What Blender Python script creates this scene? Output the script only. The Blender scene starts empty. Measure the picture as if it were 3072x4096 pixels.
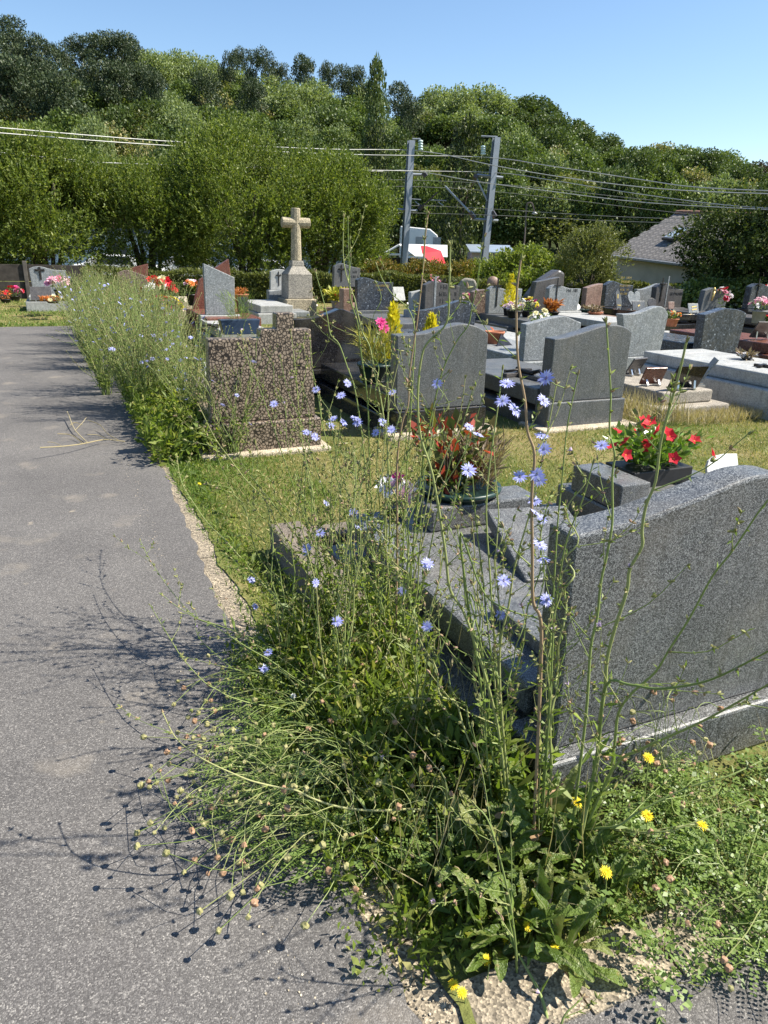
import bpy, bmesh, math, random
import numpy as np
from mathutils import Vector, Matrix
R_ = math.radians
SC = bpy.context.scene
COL = SC.collection
rng = np.random.default_rng(7)
random.seed(7)

# ------------------------------------------------------------------ camera
CAM_H, PITCH, YAW, ROLL, FPX = 1.55, 20.2, 23.8, 1.5, 2845.0
def _axes():
    y, p, r = R_(YAW), R_(PITCH), R_(ROLL)
    f = np.array([math.sin(y)*math.cos(p), math.cos(y)*math.cos(p), -math.sin(p)])
    r0 = np.array([math.cos(y), -math.sin(y), 0.0]); u0 = np.cross(r0, f)
    return math.cos(r)*r0+math.sin(r)*u0, math.cos(r)*u0-math.sin(r)*r0, f
AX_R, AX_U, AX_F = _axes()
EYE = np.array([0, 0, CAM_H])
cam_d = bpy.data.cameras.new('camera'); cam = bpy.data.objects.new('camera', cam_d); COL.objects.link(cam)
cam_d.sensor_fit = 'VERTICAL'; cam_d.sensor_height = 36.0; cam_d.lens = 36.0*FPX/4096
cam_d.clip_start = 0.02; cam_d.clip_end = 3000
M = Matrix.Identity(4)
for i in range(3):
    M[i][0] = AX_R[i]; M[i][1] = AX_U[i]; M[i][2] = -AX_F[i]; M[i][3] = EYE[i]
cam.matrix_world = M
SC.camera = cam
# points of the place read off the photograph (its pixels are 3072 x 4096)
def ray(u, v): return AX_F + AX_R*((u-1536)/FPX) + AX_U*((2048-v)/FPX)
def gp(u, v, z=0.0):
    d = ray(u, v); return EYE + d*((z-CAM_H)/d[2])
def ay(u, v, Y): 
    d = ray(u, v); return EYE + d*(Y/d[1])
def ad(u, v, D):
    d = ray(u, v); return EYE + d*(D/math.hypot(d[0], d[1]))

# ------------------------------------------------------------------ sky, sun, exposure
SUN_EL, SUN_AZ = 50.0, 23.0          # azimuth measured clockwise from +X
sd = np.array([math.cos(R_(SUN_AZ))*math.cos(R_(SUN_EL)), -math.sin(R_(SUN_AZ))*math.cos(R_(SUN_EL)), math.sin(R_(SUN_EL))])
W = bpy.data.worlds.new('World'); SC.world = W; W.use_nodes = True
nt = W.node_tree; nt.nodes.clear()
wo = nt.nodes.new('ShaderNodeOutputWorld'); bg = nt.nodes.new('ShaderNodeBackground'); sk = nt.nodes.new('ShaderNodeTexSky')
sk.sky_type = 'NISHITA'; sk.sun_disc = False; sk.sun_elevation = R_(SUN_EL)
sk.sun_rotation = math.atan2(sd[0], sd[1]); sk.air_density = 1.0; sk.dust_density = 0.3; sk.ozone_density = 1.8; sk.altitude = 20
bg.inputs['Strength'].default_value = 0.09
hs = nt.nodes.new('ShaderNodeHueSaturation'); hs.inputs['Saturation'].default_value = 1.08; nt.links.new(sk.outputs[0], hs.inputs['Color']); nt.links.new(hs.outputs[0], bg.inputs[0]); nt.links.new(bg.outputs[0], wo.inputs[0])
sl = bpy.data.lights.new('sun', 'SUN'); sl.energy = 5.0; sl.angle = R_(0.53); sl.color = (1.0, 0.935, 0.82)
so = bpy.data.objects.new('sun', sl); COL.objects.link(so)
so.rotation_euler = Vector(sd).to_track_quat('Z', 'Y').to_euler(); so.location = (6, -4, 12)
SC.view_settings.view_transform = 'Standard'; SC.view_settings.look = 'None'
SC.view_settings.exposure = 1.08; SC.view_settings.gamma = 1.0; SC.view_settings.use_curve_mapping = False
SC.render.engine = 'CYCLES'
SC.cycles.max_bounces = 4; SC.cycles.diffuse_bounces = 2; SC.cycles.glossy_bounces = 2; SC.cycles.transmission_bounces = 4
SC.cycles.transparent_max_bounces = 8; SC.cycles.caustics_reflective = False; SC.cycles.caustics_refractive = False

# ------------------------------------------------------------------ object helpers
def tag(o, label=None, cat=None, group=None, kind=None):
    if label: o['label'] = label
    if cat: o['category'] = cat
    if group: o['group'] = group
    if kind: o['kind'] = kind
    return o
def empty(name, loc=(0, 0, 0), rz=0.0, label=None, cat=None, group=None):
    o = bpy.data.objects.new(name, None); COL.objects.link(o)
    o.location = loc; o.rotation_euler = (0, 0, rz); o.empty_display_size = 0.1
    return tag(o, label, cat, group)
def link(name, me, parent=None, loc=None, rot=None, sc=None):
    o = bpy.data.objects.new(name, me); COL.objects.link(o)
    if parent is not None: o.parent = parent
    if loc is not None: o.location = loc
    if rot is not None: o.rotation_euler = rot
    if sc is not None: o.scale = (sc, sc, sc) if np.isscalar(sc) else sc
    return o
def copy_tree(o, parent=None):
    c = o.copy(); COL.objects.link(c)
    if parent is not None: c.parent = parent
    for ch in [x for x in o.children]: copy_tree(ch, c)
    return c

def np_mesh(name, V, F, mats, midx=None, smooth=False):
    """V (n,3); F (m,k) one polygon size"""
    me = bpy.data.meshes.new(name)
    V = np.ascontiguousarray(V, np.float32); F = np.ascontiguousarray(F, np.int32)
    m, k = F.shape
    me.vertices.add(len(V)); me.vertices.foreach_set('co', V.ravel())
    me.loops.add(m*k); me.loops.foreach_set('vertex_index', F.ravel())
    me.polygons.add(m); me.polygons.foreach_set('loop_start', np.arange(0, m*k, k, dtype=np.int32))
    me.polygons.foreach_set('loop_total', np.full(m, k, np.int32))
    for mt in (mats if isinstance(mats, (list, tuple)) else [mats]): me.materials.append(mt)
    if midx is not None: me.polygons.foreach_set('material_index', np.ascontiguousarray(midx, np.int32))
    if smooth: me.polygons.foreach_set('use_smooth', np.ones(m, bool))
    me.update(calc_edges=True)
    return me

class MB:
    def __init__(s): s.v = []; s.f = []; s.m = []
    def add(s, V, F, m=0):
        b = len(s.v); s.v.extend([tuple(map(float, p)) for p in V]); s.f.extend([tuple(i+b for i in f) for f in F]); s.m.extend([m]*len(F))
        return s
    def box(s, x0, x1, y0, y1, z0, z1, m=0, T=None):
        P = [(x0,y0,z0),(x1,y0,z0),(x1,y1,z0),(x0,y1,z0),(x0,y0,z1),(x1,y0,z1),(x1,y1,z1),(x0,y1,z1)]
        if T is not None: P = [T @ Vector(p) for p in P]
        return s.add(P, [(0,3,2,1),(4,5,6,7),(0,1,5,4),(1,2,6,5),(2,3,7,6),(3,0,4,7)], m)
    def prism(s, poly, y0, y1, m=0, T=None):
        """poly: (x,z) list, extruded along y; y0/y1 may be functions of z for raked stones"""
        n = len(poly); 
        a = [Vector((x, y0(z) if callable(y0) else y0, z)) for x, z in poly]
        b = [Vector((x, y1(z) if callable(y1) else y1, z)) for x, z in poly]
        P = a+b
        if T is not None: P = [T @ p for p in P]
        ar = sum(poly[i][0]*poly[(i+1)%n][1]-poly[(i+1)%n][0]*poly[i][1] for i in range(n))
        idx = list(range(n)) if ar > 0 else list(range(n))[::-1]
        F = [tuple(idx), tuple(i+n for i in idx[::-1])]
        for j in range(n):
            i, k = idx[j], idx[(j+1) % n]; F.append((k, i, i+n, k+n))
        return s.add(P, F, m)
    def tube(s, pts, rad, k=5, m=0, cap=True):
        pts = [np.array(p, float) for p in pts]; n = len(pts)
        rad = [rad]*n if np.isscalar(rad) else rad
        V = []; up = None
        for i, p in enumerate(pts):
            t = pts[min(i+1, n-1)]-pts[max(i-1, 0)]; t = t/(np.linalg.norm(t)+1e-9)
            if up is None or abs(t@up) > .98:
                up = np.array([1., 0, 0]) if abs(t[0]) < .8 else np.array([0, 1., 0])
            a = np.cross(t, up); a /= np.linalg.norm(a)+1e-9; b = np.cross(t, a); up = b if abs(t@b) < .98 else up
            up = np.cross(a, t)
            for j in range(k):
                q = 2*math.pi*j/k; V.append(p+rad[i]*(math.cos(q)*a+math.sin(q)*b))
        F = [(i*k+j, i*k+(j+1) % k, (i+1)*k+(j+1) % k, (i+1)*k+j) for i in range(n-1) for j in range(k)]
        if cap: F += [tuple(range(k))[::-1], tuple((n-1)*k+j for j in range(k))]
        return s.add(V, F, m)
    def lathe(s, prof, k=20, c=(0, 0, 0), m=0, T=None, close=True):
        V = []; n = len(prof)
        for r, z in prof:
            for j in range(k):
                q = 2*math.pi*j/k; V.append(Vector((c[0]+r*math.cos(q), c[1]+r*math.sin(q), c[2]+z)))
        if T is not None: V = [T @ p for p in V]
        F = [(i*k+j, i*k+(j+1) % k, (i+1)*k+(j+1) % k, (i+1)*k+j) for i in range(n-1) for j in range(k)]
        if close: F += [tuple(range(k))[::-1], tuple((n-1)*k+j for j in range(k))]
        return s.add(V, F, m)
    def blob(s, c, r, m=0, seed=0, sub=1, squash=(1, 1, 1), rough=.15):
        bm = bmesh.new(); bmesh.ops.create_icosphere(bm, subdivisions=sub, radius=1.0)
        rr = np.random.default_rng(seed); V = []
        for q in bm.verts:
            d = 1+rough*(rr.random()*2-1); V.append((c[0]+q.co.x*r*d*squash[0], c[1]+q.co.y*r*d*squash[1], c[2]+q.co.z*r*d*squash[2]))
        F = [tuple(w.index for w in f.verts) for f in bm.faces]; bm.free()
        return s.add(V, F, m)
    def mesh(s, name, mats, smooth=False):
        me = bpy.data.meshes.new(name); me.from_pydata(s.v, [], s.f)
        for mt in (mats if isinstance(mats, (list, tuple)) else [mats]): me.materials.append(mt)
        me.polygons.foreach_set('material_index', s.m)
        if smooth: me.polygons.foreach_set('use_smooth', [True]*len(s.f))
        me.update(); return me
    def build(s, name, mats, parent=None, smooth=False, bevel=0.0, loc=None, rot=None):
        o = link(name, s.mesh(name, mats, smooth), parent, loc, rot)
        if bevel: 
            b = o.modifiers.new('edge', 'BEVEL'); b.width = bevel; b.segments = 2; b.limit_method = 'ANGLE'; b.angle_limit = R_(35)
        return o

def smooth_pts(P, k=5):
    """Catmull-Rom through 2-D or 3-D points"""
    P = [np.array(p, float) for p in P]
    if len(P) < 3: return P
    Q = [2*P[0]-P[1]]+P+[2*P[-1]-P[-2]]; out = []
    for i in range(1, len(Q)-2):
        a, b, c, d = Q[i-1], Q[i], Q[i+1], Q[i+2]
        for j in range(k):
            t = j/k; out.append(.5*((2*b)+(c-a)*t+(2*a-5*b+4*c-d)*t*t+(3*b-a-3*c+d)*t**3))
    out.append(P[-1]); return out

# ------------------------------------------------------------------ leaf cards (real small faces)
def leaves(C, D, N, L, Wd, fold=0.25, droop=0.0):
    """C bases (n,3), D directions (unit), N rough normals, L lengths, Wd widths -> verts, quads: two faces folded on the midrib"""
    n = len(C); D = D/(np.linalg.norm(D, axis=1, keepdims=True)+1e-9)
    S = np.cross(D, N); S /= np.linalg.norm(S, axis=1, keepdims=True)+1e-9
    N2 = np.cross(S, D); L = np.broadcast_to(L, n)[:, None]; Wd = np.broadcast_to(Wd, n)[:, None]
    mid = C+D*L*.5; tip = C+D*L-N2*L*droop
    a = mid+S*Wd*.5+N2*Wd*fold; b = mid-S*Wd*.5+N2*Wd*fold
    V = np.stack([C, a, tip, b], 1).reshape(-1, 3)
    F = np.arange(n*4).reshape(n, 4)
    return V, F
def merge(parts):
    Vs, Fs, b = [], [], 0
    for V, F in parts:
        Vs.append(V); Fs.append(F+b); b += len(V)
    return np.concatenate(Vs), np.concatenate(Fs)
def unit(a): return a/(np.linalg.norm(a, axis=-1, keepdims=True)+1e-9)

# ------------------------------------------------------------------ materials
def mat(name):
    m = bpy.data.materials.new(name); m.use_nodes = True; t = m.node_tree; t.nodes.clear()
    o = t.nodes.new('ShaderNodeOutputMaterial'); p = t.nodes.new('ShaderNodeBsdfPrincipled'); t.links.new(p.outputs[0], o.inputs[0])
    return m, t, p, o
def N(t, typ, **kw):
    n = t.nodes.new(typ)
    for k, v in kw.items():
        if k in n.inputs.keys() if isinstance(k, str) else False: n.inputs[k].default_value = v
        else: setattr(n, k, v)
    return n
def ramp(t, src, stops, interp='LINEAR'):
    r = t.nodes.new('ShaderNodeValToRGB'); r.color_ramp.interpolation = interp
    e = r.color_ramp.elements
    while len(e) > 1: e.remove(e[-1])
    e[0].position = stops[0][0]; e[0].color = (*stops[0][1], 1)
    for pos, c in stops[1:]:
        q = e.new(pos); q.color = (*c, 1)
    t.links.new(src, r.inputs[0]); return r.outputs[0]
def coord(t, kind='Object'):
    return t.nodes.new('ShaderNodeTexCoord').outputs[kind]
def noise(t, vec, scale, detail=3, rough=.55, out=0):
    n = t.nodes.new('ShaderNodeTexNoise'); n.inputs['Scale'].default_value = scale; n.inputs['Detail'].default_value = detail; n.inputs['Roughness'].default_value = rough
    t.links.new(vec, n.inputs['Vector']); return n.outputs[out]
def voro(t, vec, scale, feature='F1', out='Color', rand=1.0):
    n = t.nodes.new('ShaderNodeTexVoronoi'); n.feature = feature; n.inputs['Scale'].default_value = scale; n.inputs['Randomness'].default_value = rand
    t.links.new(vec, n.inputs['Vector']); return n.outputs[out]
def mixc(t, fac, a, b, mode='MIX'):
    n = t.nodes.new('ShaderNodeMix'); n.data_type = 'RGBA'; n.blend_type = mode
    for sock, val in ((n.inputs[0], fac), (n.inputs[6], a), (n.inputs[7], b)):
        if hasattr(val, 'is_output'): t.links.new(val, sock)
        elif np.isscalar(val): sock.default_value = val
        else: sock.default_value = (*val, 1)
    return n.outputs[2]
def math_(t, op, a, b=0.0):
    n = t.nodes.new('ShaderNodeMath'); n.operation = op
    for sock, val in ((n.inputs[0], a), (n.inputs[1], b)):
        if hasattr(val, 'is_output'): t.links.new(val, sock)
        else: sock.default_value = val
    return n.outputs[0]
def bump(t, p, h, strength=.3, dist=.01):
    b = t.nodes.new('ShaderNodeBump'); b.inputs['Strength'].default_value = strength; b.inputs['Distance'].default_value = dist
    t.links.new(h, b.inputs['Height']); t.links.new(b.outputs[0], p.inputs['Normal'])
def sepx(t, col, ch=0):
    n = t.nodes.new('ShaderNodeSeparateColor'); t.links.new(col, n.inputs[0]); return n.outputs[ch]

def granite(name, stops, scale=260, rough=.22, scale2=None, var=.25, spec=.5, blotch=6, weather=.55):
    """speckled stone: every crystal gets its own tone"""
    m, t, p, o = mat(name); c = coord(t)
    v = sepx(t, voro(t, c, scale)); 
    if scale2:
        v2 = sepx(t, voro(t, c, scale2)); v = math_(t, 'ADD', math_(t, 'MULTIPLY', v, .6), math_(t, 'MULTIPLY', v2, .4))
    col = ramp(t, v, stops)
    n = noise(t, c, blotch, 4)
    col = mixc(t, var, col, mixc(t, 1.0, col, ramp(t, n, [(.3, (.45, .45, .45)), (.7, (1.5, 1.5, 1.5))]), 'MULTIPLY'))
    # rain streaks running down, lichen specks and splashed soil near the foot
    mp = t.nodes.new('ShaderNodeMapping'); mp.inputs['Scale'].default_value = (26, 26, 1.6); t.links.new(c, mp.inputs[0])
    col = mixc(t, ramp(t, noise(t, mp.outputs[0], 1.0, 4, .6), [(.50, (0, 0, 0)), (.72, (weather*.75,)*3)]), col, mixc(t, 1.0, col, (.42, .42, .40), 'MULTIPLY'))
    col = mixc(t, ramp(t, noise(t, c, 34, 2), [(.70, (0, 0, 0)), (.74, (weather*.8,)*3)]), col, (.30, .29, .22))
    col = mixc(t, ramp(t, noise(t, c, 2.6, 5, .65), [(.48, (0, 0, 0)), (.75, (weather*.45,)*3)]), col, (.24, .21, .165))
    t.links.new(col, p.inputs['Base Color'])
    r = ramp(t, noise(t, c, 9, 3), [(.35, (rough*.8,)*3), (.7, (rough*1.5,)*3)]); t.links.new(r, p.inputs['Roughness'])
    p.inputs['Specular IOR Level'].default_value = spec
    return m
def simple(name, col, rough=.6, var=.25, scale=20, metallic=0.0, spec=.4, bmp=0.0, bscale=200):
    m, t, p, o = mat(name); c = coord(t)
    k = noise(t, c, scale, 4)
    lo = tuple(x*(1-var) for x in col); hi = tuple(min(1, x*(1+var)) for x in col)
    t.links.new(ramp(t, k, [(.3, lo), (.7, hi)]), p.inputs['Base Color'])
    p.inputs['Roughness'].default_value = rough; p.inputs['Metallic'].default_value = metallic; p.inputs['Specular IOR Level'].default_value = spec
    if bmp: bump(t, p, noise(t, c, bscale, 3), bmp, .004)
    return m
LEAF_K = 1.30
def leafmat(name, stops, trans=.35, tcol=None, rough=.5, spec=.3, patch=None):
    """foliage: every leaf its own tone from the ramp, some light coming through"""
    m, t, p, o = mat(name)
    g = t.nodes.new('ShaderNodeNewGeometry')
    col = ramp(t, g.outputs['Random Per Island'], [(a, tuple(min(.9, x*LEAF_K) for x in b)) for a, b in stops])
    if patch:
        k = noise(t, coord(t), patch[0], 3); col = mixc(t, ramp(t, k, [(.42, (0, 0, 0)), (.62, (1, 1, 1))]), col, mixc(t, 1.0, col, patch[1], 'MULTIPLY'))
    t.links.new(col, p.inputs['Base Color']); p.inputs['Roughness'].default_value = rough; p.inputs['Specular IOR Level'].default_value = spec
    tr = t.nodes.new('ShaderNodeBsdfTranslucent'); t.links.new(mixc(t, 1.0, col, tcol or (1.25, 1.3, .55), 'MULTIPLY'), tr.inputs[0])
    mx = t.nodes.new('ShaderNodeMixShader'); mx.inputs[0].default_value = trans
    t.links.new(p.outputs[0], mx.inputs[1]); t.links.new(tr.outputs[0], mx.inputs[2]); t.links.new(mx.outputs[0], o.inputs[0])
    return m
# ================================================================== materials used everywhere
def m_asphalt():
    m, t, p, o = mat('asphalt'); c = coord(t)
    v = voro(t, c, 310); tone = sepx(t, v)
    col = ramp(t, tone, [(0, (.066, .063, .061)), (.5, (.105, .100, .096)), (.8, (.150, .143, .136)), (.95, (.21, .20, .187)), (1, (.30, .285, .262))])
    big = noise(t, c, 1.1, 5, .6); col = mixc(t, .6, col, mixc(t, 1.0, col, ramp(t, big, [(.3, (.72, .71, .72)), (.7, (1.32, 1.30, 1.28))]), 'MULTIPLY'))
    st = noise(t, c, 3.3, 3); col = mixc(t, ramp(t, st, [(.60, (0, 0, 0)), (.78, (.55, .55, .55))]), col, (.27, .235, .19))
    # pale worn spots left by old droppings
    d = noise(t, c, 7.0, 2); col = mixc(t, ramp(t, d, [(.73, (0, 0, 0)), (.80, (.5, .5, .5))]), col, (.42, .36, .27))
    t.links.new(col, p.inputs['Base Color']); p.inputs['Roughness'].default_value = .85; p.inputs['Specular IOR Level'].default_value = .3
    bump(t, p, math_(t, 'SUBTRACT', 1.0, voro(t, c, 310, out='Distance')), .4, .004); return m
def m_concrete(name, col, scale=180, lich=.3):
    m, t, p, o = mat(name); c = coord(t)
    tone = sepx(t, voro(t, c, scale)); k = ramp(t, tone, [(0, tuple(x*.38 for x in col)), (.55, col), (1, tuple(min(1, x*1.75) for x in col))])
    k = mixc(t, .6, k, mixc(t, 1.0, k, ramp(t, noise(t, c, 5, 5), [(.3, (.6, .6, .6)), (.7, (1.3, 1.28, 1.2))]), 'MULTIPLY'))
    k = mixc(t, ramp(t, noise(t, c, 14, 4), [(.62, (0, 0, 0)), (.72, (lich,)*3)]), k, (.10, .095, .075))
    t.links.new(k, p.inputs['Base Color']); p.inputs['Roughness'].default_value = .9
    bump(t, p, math_(t, 'ADD', noise(t, c, 90, 4), math_(t, 'MULTIPLY', voro(t, c, scale, out='Distance'), .8)), .5, .005); return m
def m_ground():
    m, t, p, o = mat('lawn_soil'); c = coord(t)
    k = noise(t, c, .9, 5, .6); f = noise(t, c, 60, 4, .7)
    col = ramp(t, k, [(.30, (.075, .100, .026)), (.48, (.13, .14, .046)), (.62, (.22, .185, .085)), (.78, (.17, .14, .07))])
    col = mixc(t, .7, col, mixc(t, 1.0, col, ramp(t, f, [(.3, (.45, .45, .45)), (.7, (1.5, 1.5, 1.4))]), 'MULTIPLY'))
    # beyond the cemetery the ground lies under scrub and woodland
    g = t.nodes.new('ShaderNodeNewGeometry'); sx = t.nodes.new('ShaderNodeVectorMath'); sx.operation = 'LENGTH'; t.links.new(g.outputs['Position'], sx.inputs[0])
    far = ramp(t, math_(t, 'DIVIDE', sx.outputs['Value'], 100.0), [(.30, (0, 0, 0)), (.42, (1, 1, 1))])
    wood = ramp(t, noise(t, c, .35, 6, .7), [(.3, (.018, .026, .010)), (.7, (.05, .068, .022))])
    t.links.new(mixc(t, far, col, wood), p.inputs['Base Color']); p.inputs['Roughness'].default_value = .95; p.inputs['Specular IOR Level'].default_value = .1
    bump(t, p, f, .6, .02); return m
MT = {}
MT['asphalt'] = m_asphalt()
MT['kerb'] = m_concrete('exposed_aggregate', (.25, .21, .155), 170, .8)
MT['concrete'] = m_concrete('old_concrete', (.30, .27, .23), 240, .5)
MT['concrete_dark'] = m_concrete('mossy_concrete', (.15, .125, .10), 240, .6)
MT['concrete_tan'] = m_concrete('tan_concrete', (.42, .36, .27), 200, .2)
MT['ground'] = m_ground()
MT['bark'] = simple('bark', (.075, .06, .045), .9, .4, 18, bmp=.6, bscale=30)

# ================================================================== terrain
SKY = [(-900, 60), (0, 100), (200, 205), (450, 150), (700, 185), (1000, 245), (1250, 250), (1500, 300), (1650, 380), (1750, 320), (2000, 325), (2150, 375), (2300, 470), (2400, 530), (2700, 575), (2900, 590), (3072, 640), (3900, 720)]
_az, _te = [], []
for u, v in SKY:
    d = ray(u, v); _az.append(math.atan2(d[0], d[1])); _te.append(d[2]/math.hypot(d[0], d[1]))
def hill_top(az): return np.maximum(np.interp(az, _az, _te)*132+CAM_H-7.6, 3.0)
def terrain(x, y):
    x, y = np.asarray(x, float), np.asarray(y, float); r = np.hypot(x, y); az = np.arctan2(x, y)
    t = np.clip((r-46)/88, 0, 1); s = t*t*(3-2*t)
    front = np.clip(1.35-np.abs(az-.42)*.55, 0, 1)          # the hill fades out behind the photographer
    return hill_top(az)*s*np.clip(front, 0, 1) - .25*np.clip((r-30)/10, 0, 1)*(1-s)
rad = np.concatenate([np.linspace(0, 40, 21), np.linspace(44, 180, 40), np.array([220, 300, 450, 700, 1100, 1800])])
ang = np.linspace(-math.pi, math.pi, 145)[:-1]
RR, AA = np.meshgrid(rad[1:], ang, indexing='ij')
X, Y = RR*np.sin(AA), RR*np.cos(AA); Z = terrain(X, Y)
Z[(RR > 30)] += (np.sin(X*.35)*np.cos(Y*.29)*.4)[RR > 30]
V = np.concatenate([[[0, 0, 0]], np.stack([X, Y, Z], -1).reshape(-1, 3)])
na = len(ang); q = []
for i in range(len(rad)-2):
    a = 1+i*na+np.arange(na); b = 1+i*na+(np.arange(na)+1) % na
    q.append(np.stack([a, a+na, b+na, b], 1))
F = np.concatenate(q)
me = np_mesh('ground', V, F, MT['ground'], smooth=True)
gr = link('ground', me); tag(gr, kind='structure')
c0 = MB(); c0.add([(0, 0, 0)]+[tuple(V[1+i]) for i in range(na)], [(0, 1+(i+1) % na, 1+i) for i in range(na)])
tag(c0.build('ground', MT['ground']), kind='structure')

# ================================================================== asphalt path, edging
pm = MB()
xe = [.52]*60
ys = np.linspace(-4, 15.6, 60)
for i in range(59):
    x1, x2 = xe[i], xe[i+1]
    pm.add([(-7, ys[i], .006), (x1, ys[i], .006), (x2, ys[i+1], .006), (-7, ys[i+1], .006)], [(0, 1, 2, 3)])
pm.add([(.52, -4, .006), (7, -4, .006), (7, .78, .006), (.52, .80, .006)], [(0, 1, 2, 3)])
tag(pm.build('asphalt_path', MT['asphalt']), kind='structure')
def ragged(name, m, side, z, seed):
    g = random.Random(seed); b = MB(); y = .82; off = .02
    yy = list(np.arange(.82, 15.5, .045)); e = []
    for q in yy: off = .82*off+.18*g.uniform(-.035, .085)+g.uniform(-.006, .006); e.append(max(0.0, off))
    for i in range(len(yy)-1):
        if side < 0: P = [(.30, yy[i], .0066), (.475+e[i], yy[i], z), (.475+e[i+1], yy[i+1], z), (.30, yy[i+1], .0066)]
        else: P = [(.615-e[i], yy[i], z), (.76, yy[i], -.002), (.76, yy[i+1], -.002), (.615-e[i+1], yy[i+1], z)]
        b.add(P, [(0, 1, 2, 3)])
    tag(b.build(name, m), kind='structure')
ragged('asphalt_edge', MT['asphalt'], -1, .0165, 5); ragged('lawn_edge', MT['ground'], 1, .0168, 8)
kerb = empty('kerb'); tag(kerb, kind='structure')
kb = {}
def kblock(L, w):
    key = (round(L, 3), w)
    if key not in kb: kb[key] = MB().box(-w/2, w/2, -L/2, L/2, -.08, .0).mesh('kerb_block', MT['kerb'])
    return kb[key]
y = .80
i = 0
while y < 15.4:
    L = .30 if y < 2 else .5
    o = link('kerb_block', kblock(L-.006, .16), kerb, (.545+random.uniform(-.006, .006), y+L/2, .0105+random.uniform(-.003, .002)), (0, 0, random.uniform(-.012, .012)))
    y += L
for k in range(5):
    o = link('kerb_block', kblock(.244, .16), kerb, (.75+k*.25, .878-.012*k, .012+random.uniform(-.002, .002)), (0, 0, math.pi/2+random.uniform(-.015, .015)))

# ================================================================== trees
LM = {
 'pine':  leafmat('pine_needles', [(0, (.024, .038, .018)), (.6, (.044, .064, .029)), (1, (.078, .098, .044))], .12),
 'light': leafmat('silver_leaves', [(0, (.100, .135, .050)), (.5, (.155, .195, .080)), (1, (.23, .27, .125))], .3),
 'mid':   leafmat('green_leaves', [(0, (.050, .078, .020)), (.5, (.082, .118, .032)), (1, (.13, .170, .052))], .28),
 'dark':  leafmat('oak_leaves', [(0, (.036, .056, .016)), (.5, (.060, .088, .026)), (1, (.098, .130, .042))], .22),
 'olive': leafmat('olive_leaves', [(0, (.070, .080, .022)), (.5, (.105, .118, .036)), (1, (.15, .16, .055))], .28),
 'yellow': leafmat('yellow_green_leaves', [(0, (.085, .115, .020)), (.5, (.13, .165, .030)), (1, (.19, .22, .05))], .3),
 'chest': leafmat('chestnut_leaves', [(0, (.055, .080, .022)), (.45, (.085, .115, .034)), (.6, (.22, .20, .085)), (1, (.36, .32, .15))], .25),
 'poplar': leafmat('poplar_leaves', [(0, (.045, .068, .022)), (.5, (.075, .105, .034)), (1, (.125, .155, .055))], .28),
 'cypress': leafmat('cypress_sprays', [(0, (.012, .022, .006)), (.55, (.024, .038, .010)), (.8, (.055, .072, .016)), (1, (.14, .16, .03))], .15),
 'purple': leafmat('copper_leaves', [(0, (.022, .018, .014)), (1, (.06, .045, .03))], .2),
}
def crown_mesh(name, kind, seed, n=5200, ls=.036):
    r = np.random.default_rng(seed); C, Dr, S = [], [], []
    def lobe(c, rx, rz, k, up=.3, shell=.55):
        d = unit(r.normal(size=(k, 3))); keep = d[:, 2] > -.55; d = d[keep]
        rr = shell+(1-shell)*r.random(len(d))**.5
        p = np.array(c)+d*np.stack([rr*rx, rr*rx, rr*rz], 1)
        C.append(p); Dr.append(unit((d*.7+np.array([0, 0, up*.45])+r.normal(size=d.shape)*.6)*np.array([1, 1, .55])))
    if kind in ('poplar', 'cypress'):
        nl = 46
        for i in range(nl):
            z = .08+.9*i/nl; w = .5*min(1, (z/.16)**.6)*(1-z)**.42*(.9 if kind == 'poplar' else 1)
            a = r.random()*6.28; q = w*.55*r.random()**.4
            lobe((math.cos(a)*q, math.sin(a)*q, z), w*.52+.03, .075, n//nl, .9)
    elif kind == 'pine':
        nl = 26
        for i in range(nl):
            z = .30+.68*r.random(); w = .46*(1-((z-.55)/.5)**2)**.5 if abs(z-.55) < .5 else .1
            a = r.random()*6.28; q = w*.75*r.random()**.5
            lobe((math.cos(a)*q, math.sin(a)*q, z), .13+.08*r.random(), .07+.05*r.random(), n//nl, .4, .3)
    else:
        nl = 30 if kind != 'light' else 34
        for i in range(nl):
            d = unit(r.normal(size=3)); d[2] = abs(d[2])*1.0-.35
            q = .60+.4*r.random(); wz = .36
            c = (d[0]*.36*q, d[1]*.36*q, .58+d[2]*wz*q)
            k = .11+.085*r.random(); lobe(c, k*1.1, k, n//nl, .25 if kind != 'light' else .6, .35 if kind == 'light' else .5)
    C, Dr = np.concatenate(C), np.concatenate(Dr); m = len(C)
    L = ls*(.7+.7*r.random(m)); Nn = unit(r.normal(size=(m, 3))+np.array([0, 0, .6]))
    wid = {'pine': .45, 'light': .55, 'cypress': .5, 'poplar': .6}.get(kind, .75)
    Vv, Ff = leaves(C, Dr, Nn, L, L*wid, .15)
    return np_mesh(name, Vv, Ff, LM[kind] if kind in LM else LM['mid'])
def trunk_mesh(name, seed, h=.75, r0=.028, limbs=5):
    r = random.Random(seed); b = MB()
    pts = [(r.uniform(-.012, .012)*k, r.uniform(-.012, .012)*k, h*k/5) for k in range(6)]
    pts[0] = (0, 0, -.03); b.tube(pts, [r0*(1-.14*k) for k in range(6)], 6)
    for k in range(limbs):
        a = r.uniform(0, 6.28); z = r.uniform(.25, .6); L = r.uniform(.18, .3)
        b.tube([(0, 0, z), (math.cos(a)*L*.5, math.sin(a)*L*.5, z+L*.35), (math.cos(a)*L, math.sin(a)*L, z+L*.8)], [r0*.5, r0*.35, r0*.12], 4)
    return b.mesh(name, MT['bark'], True)
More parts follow.
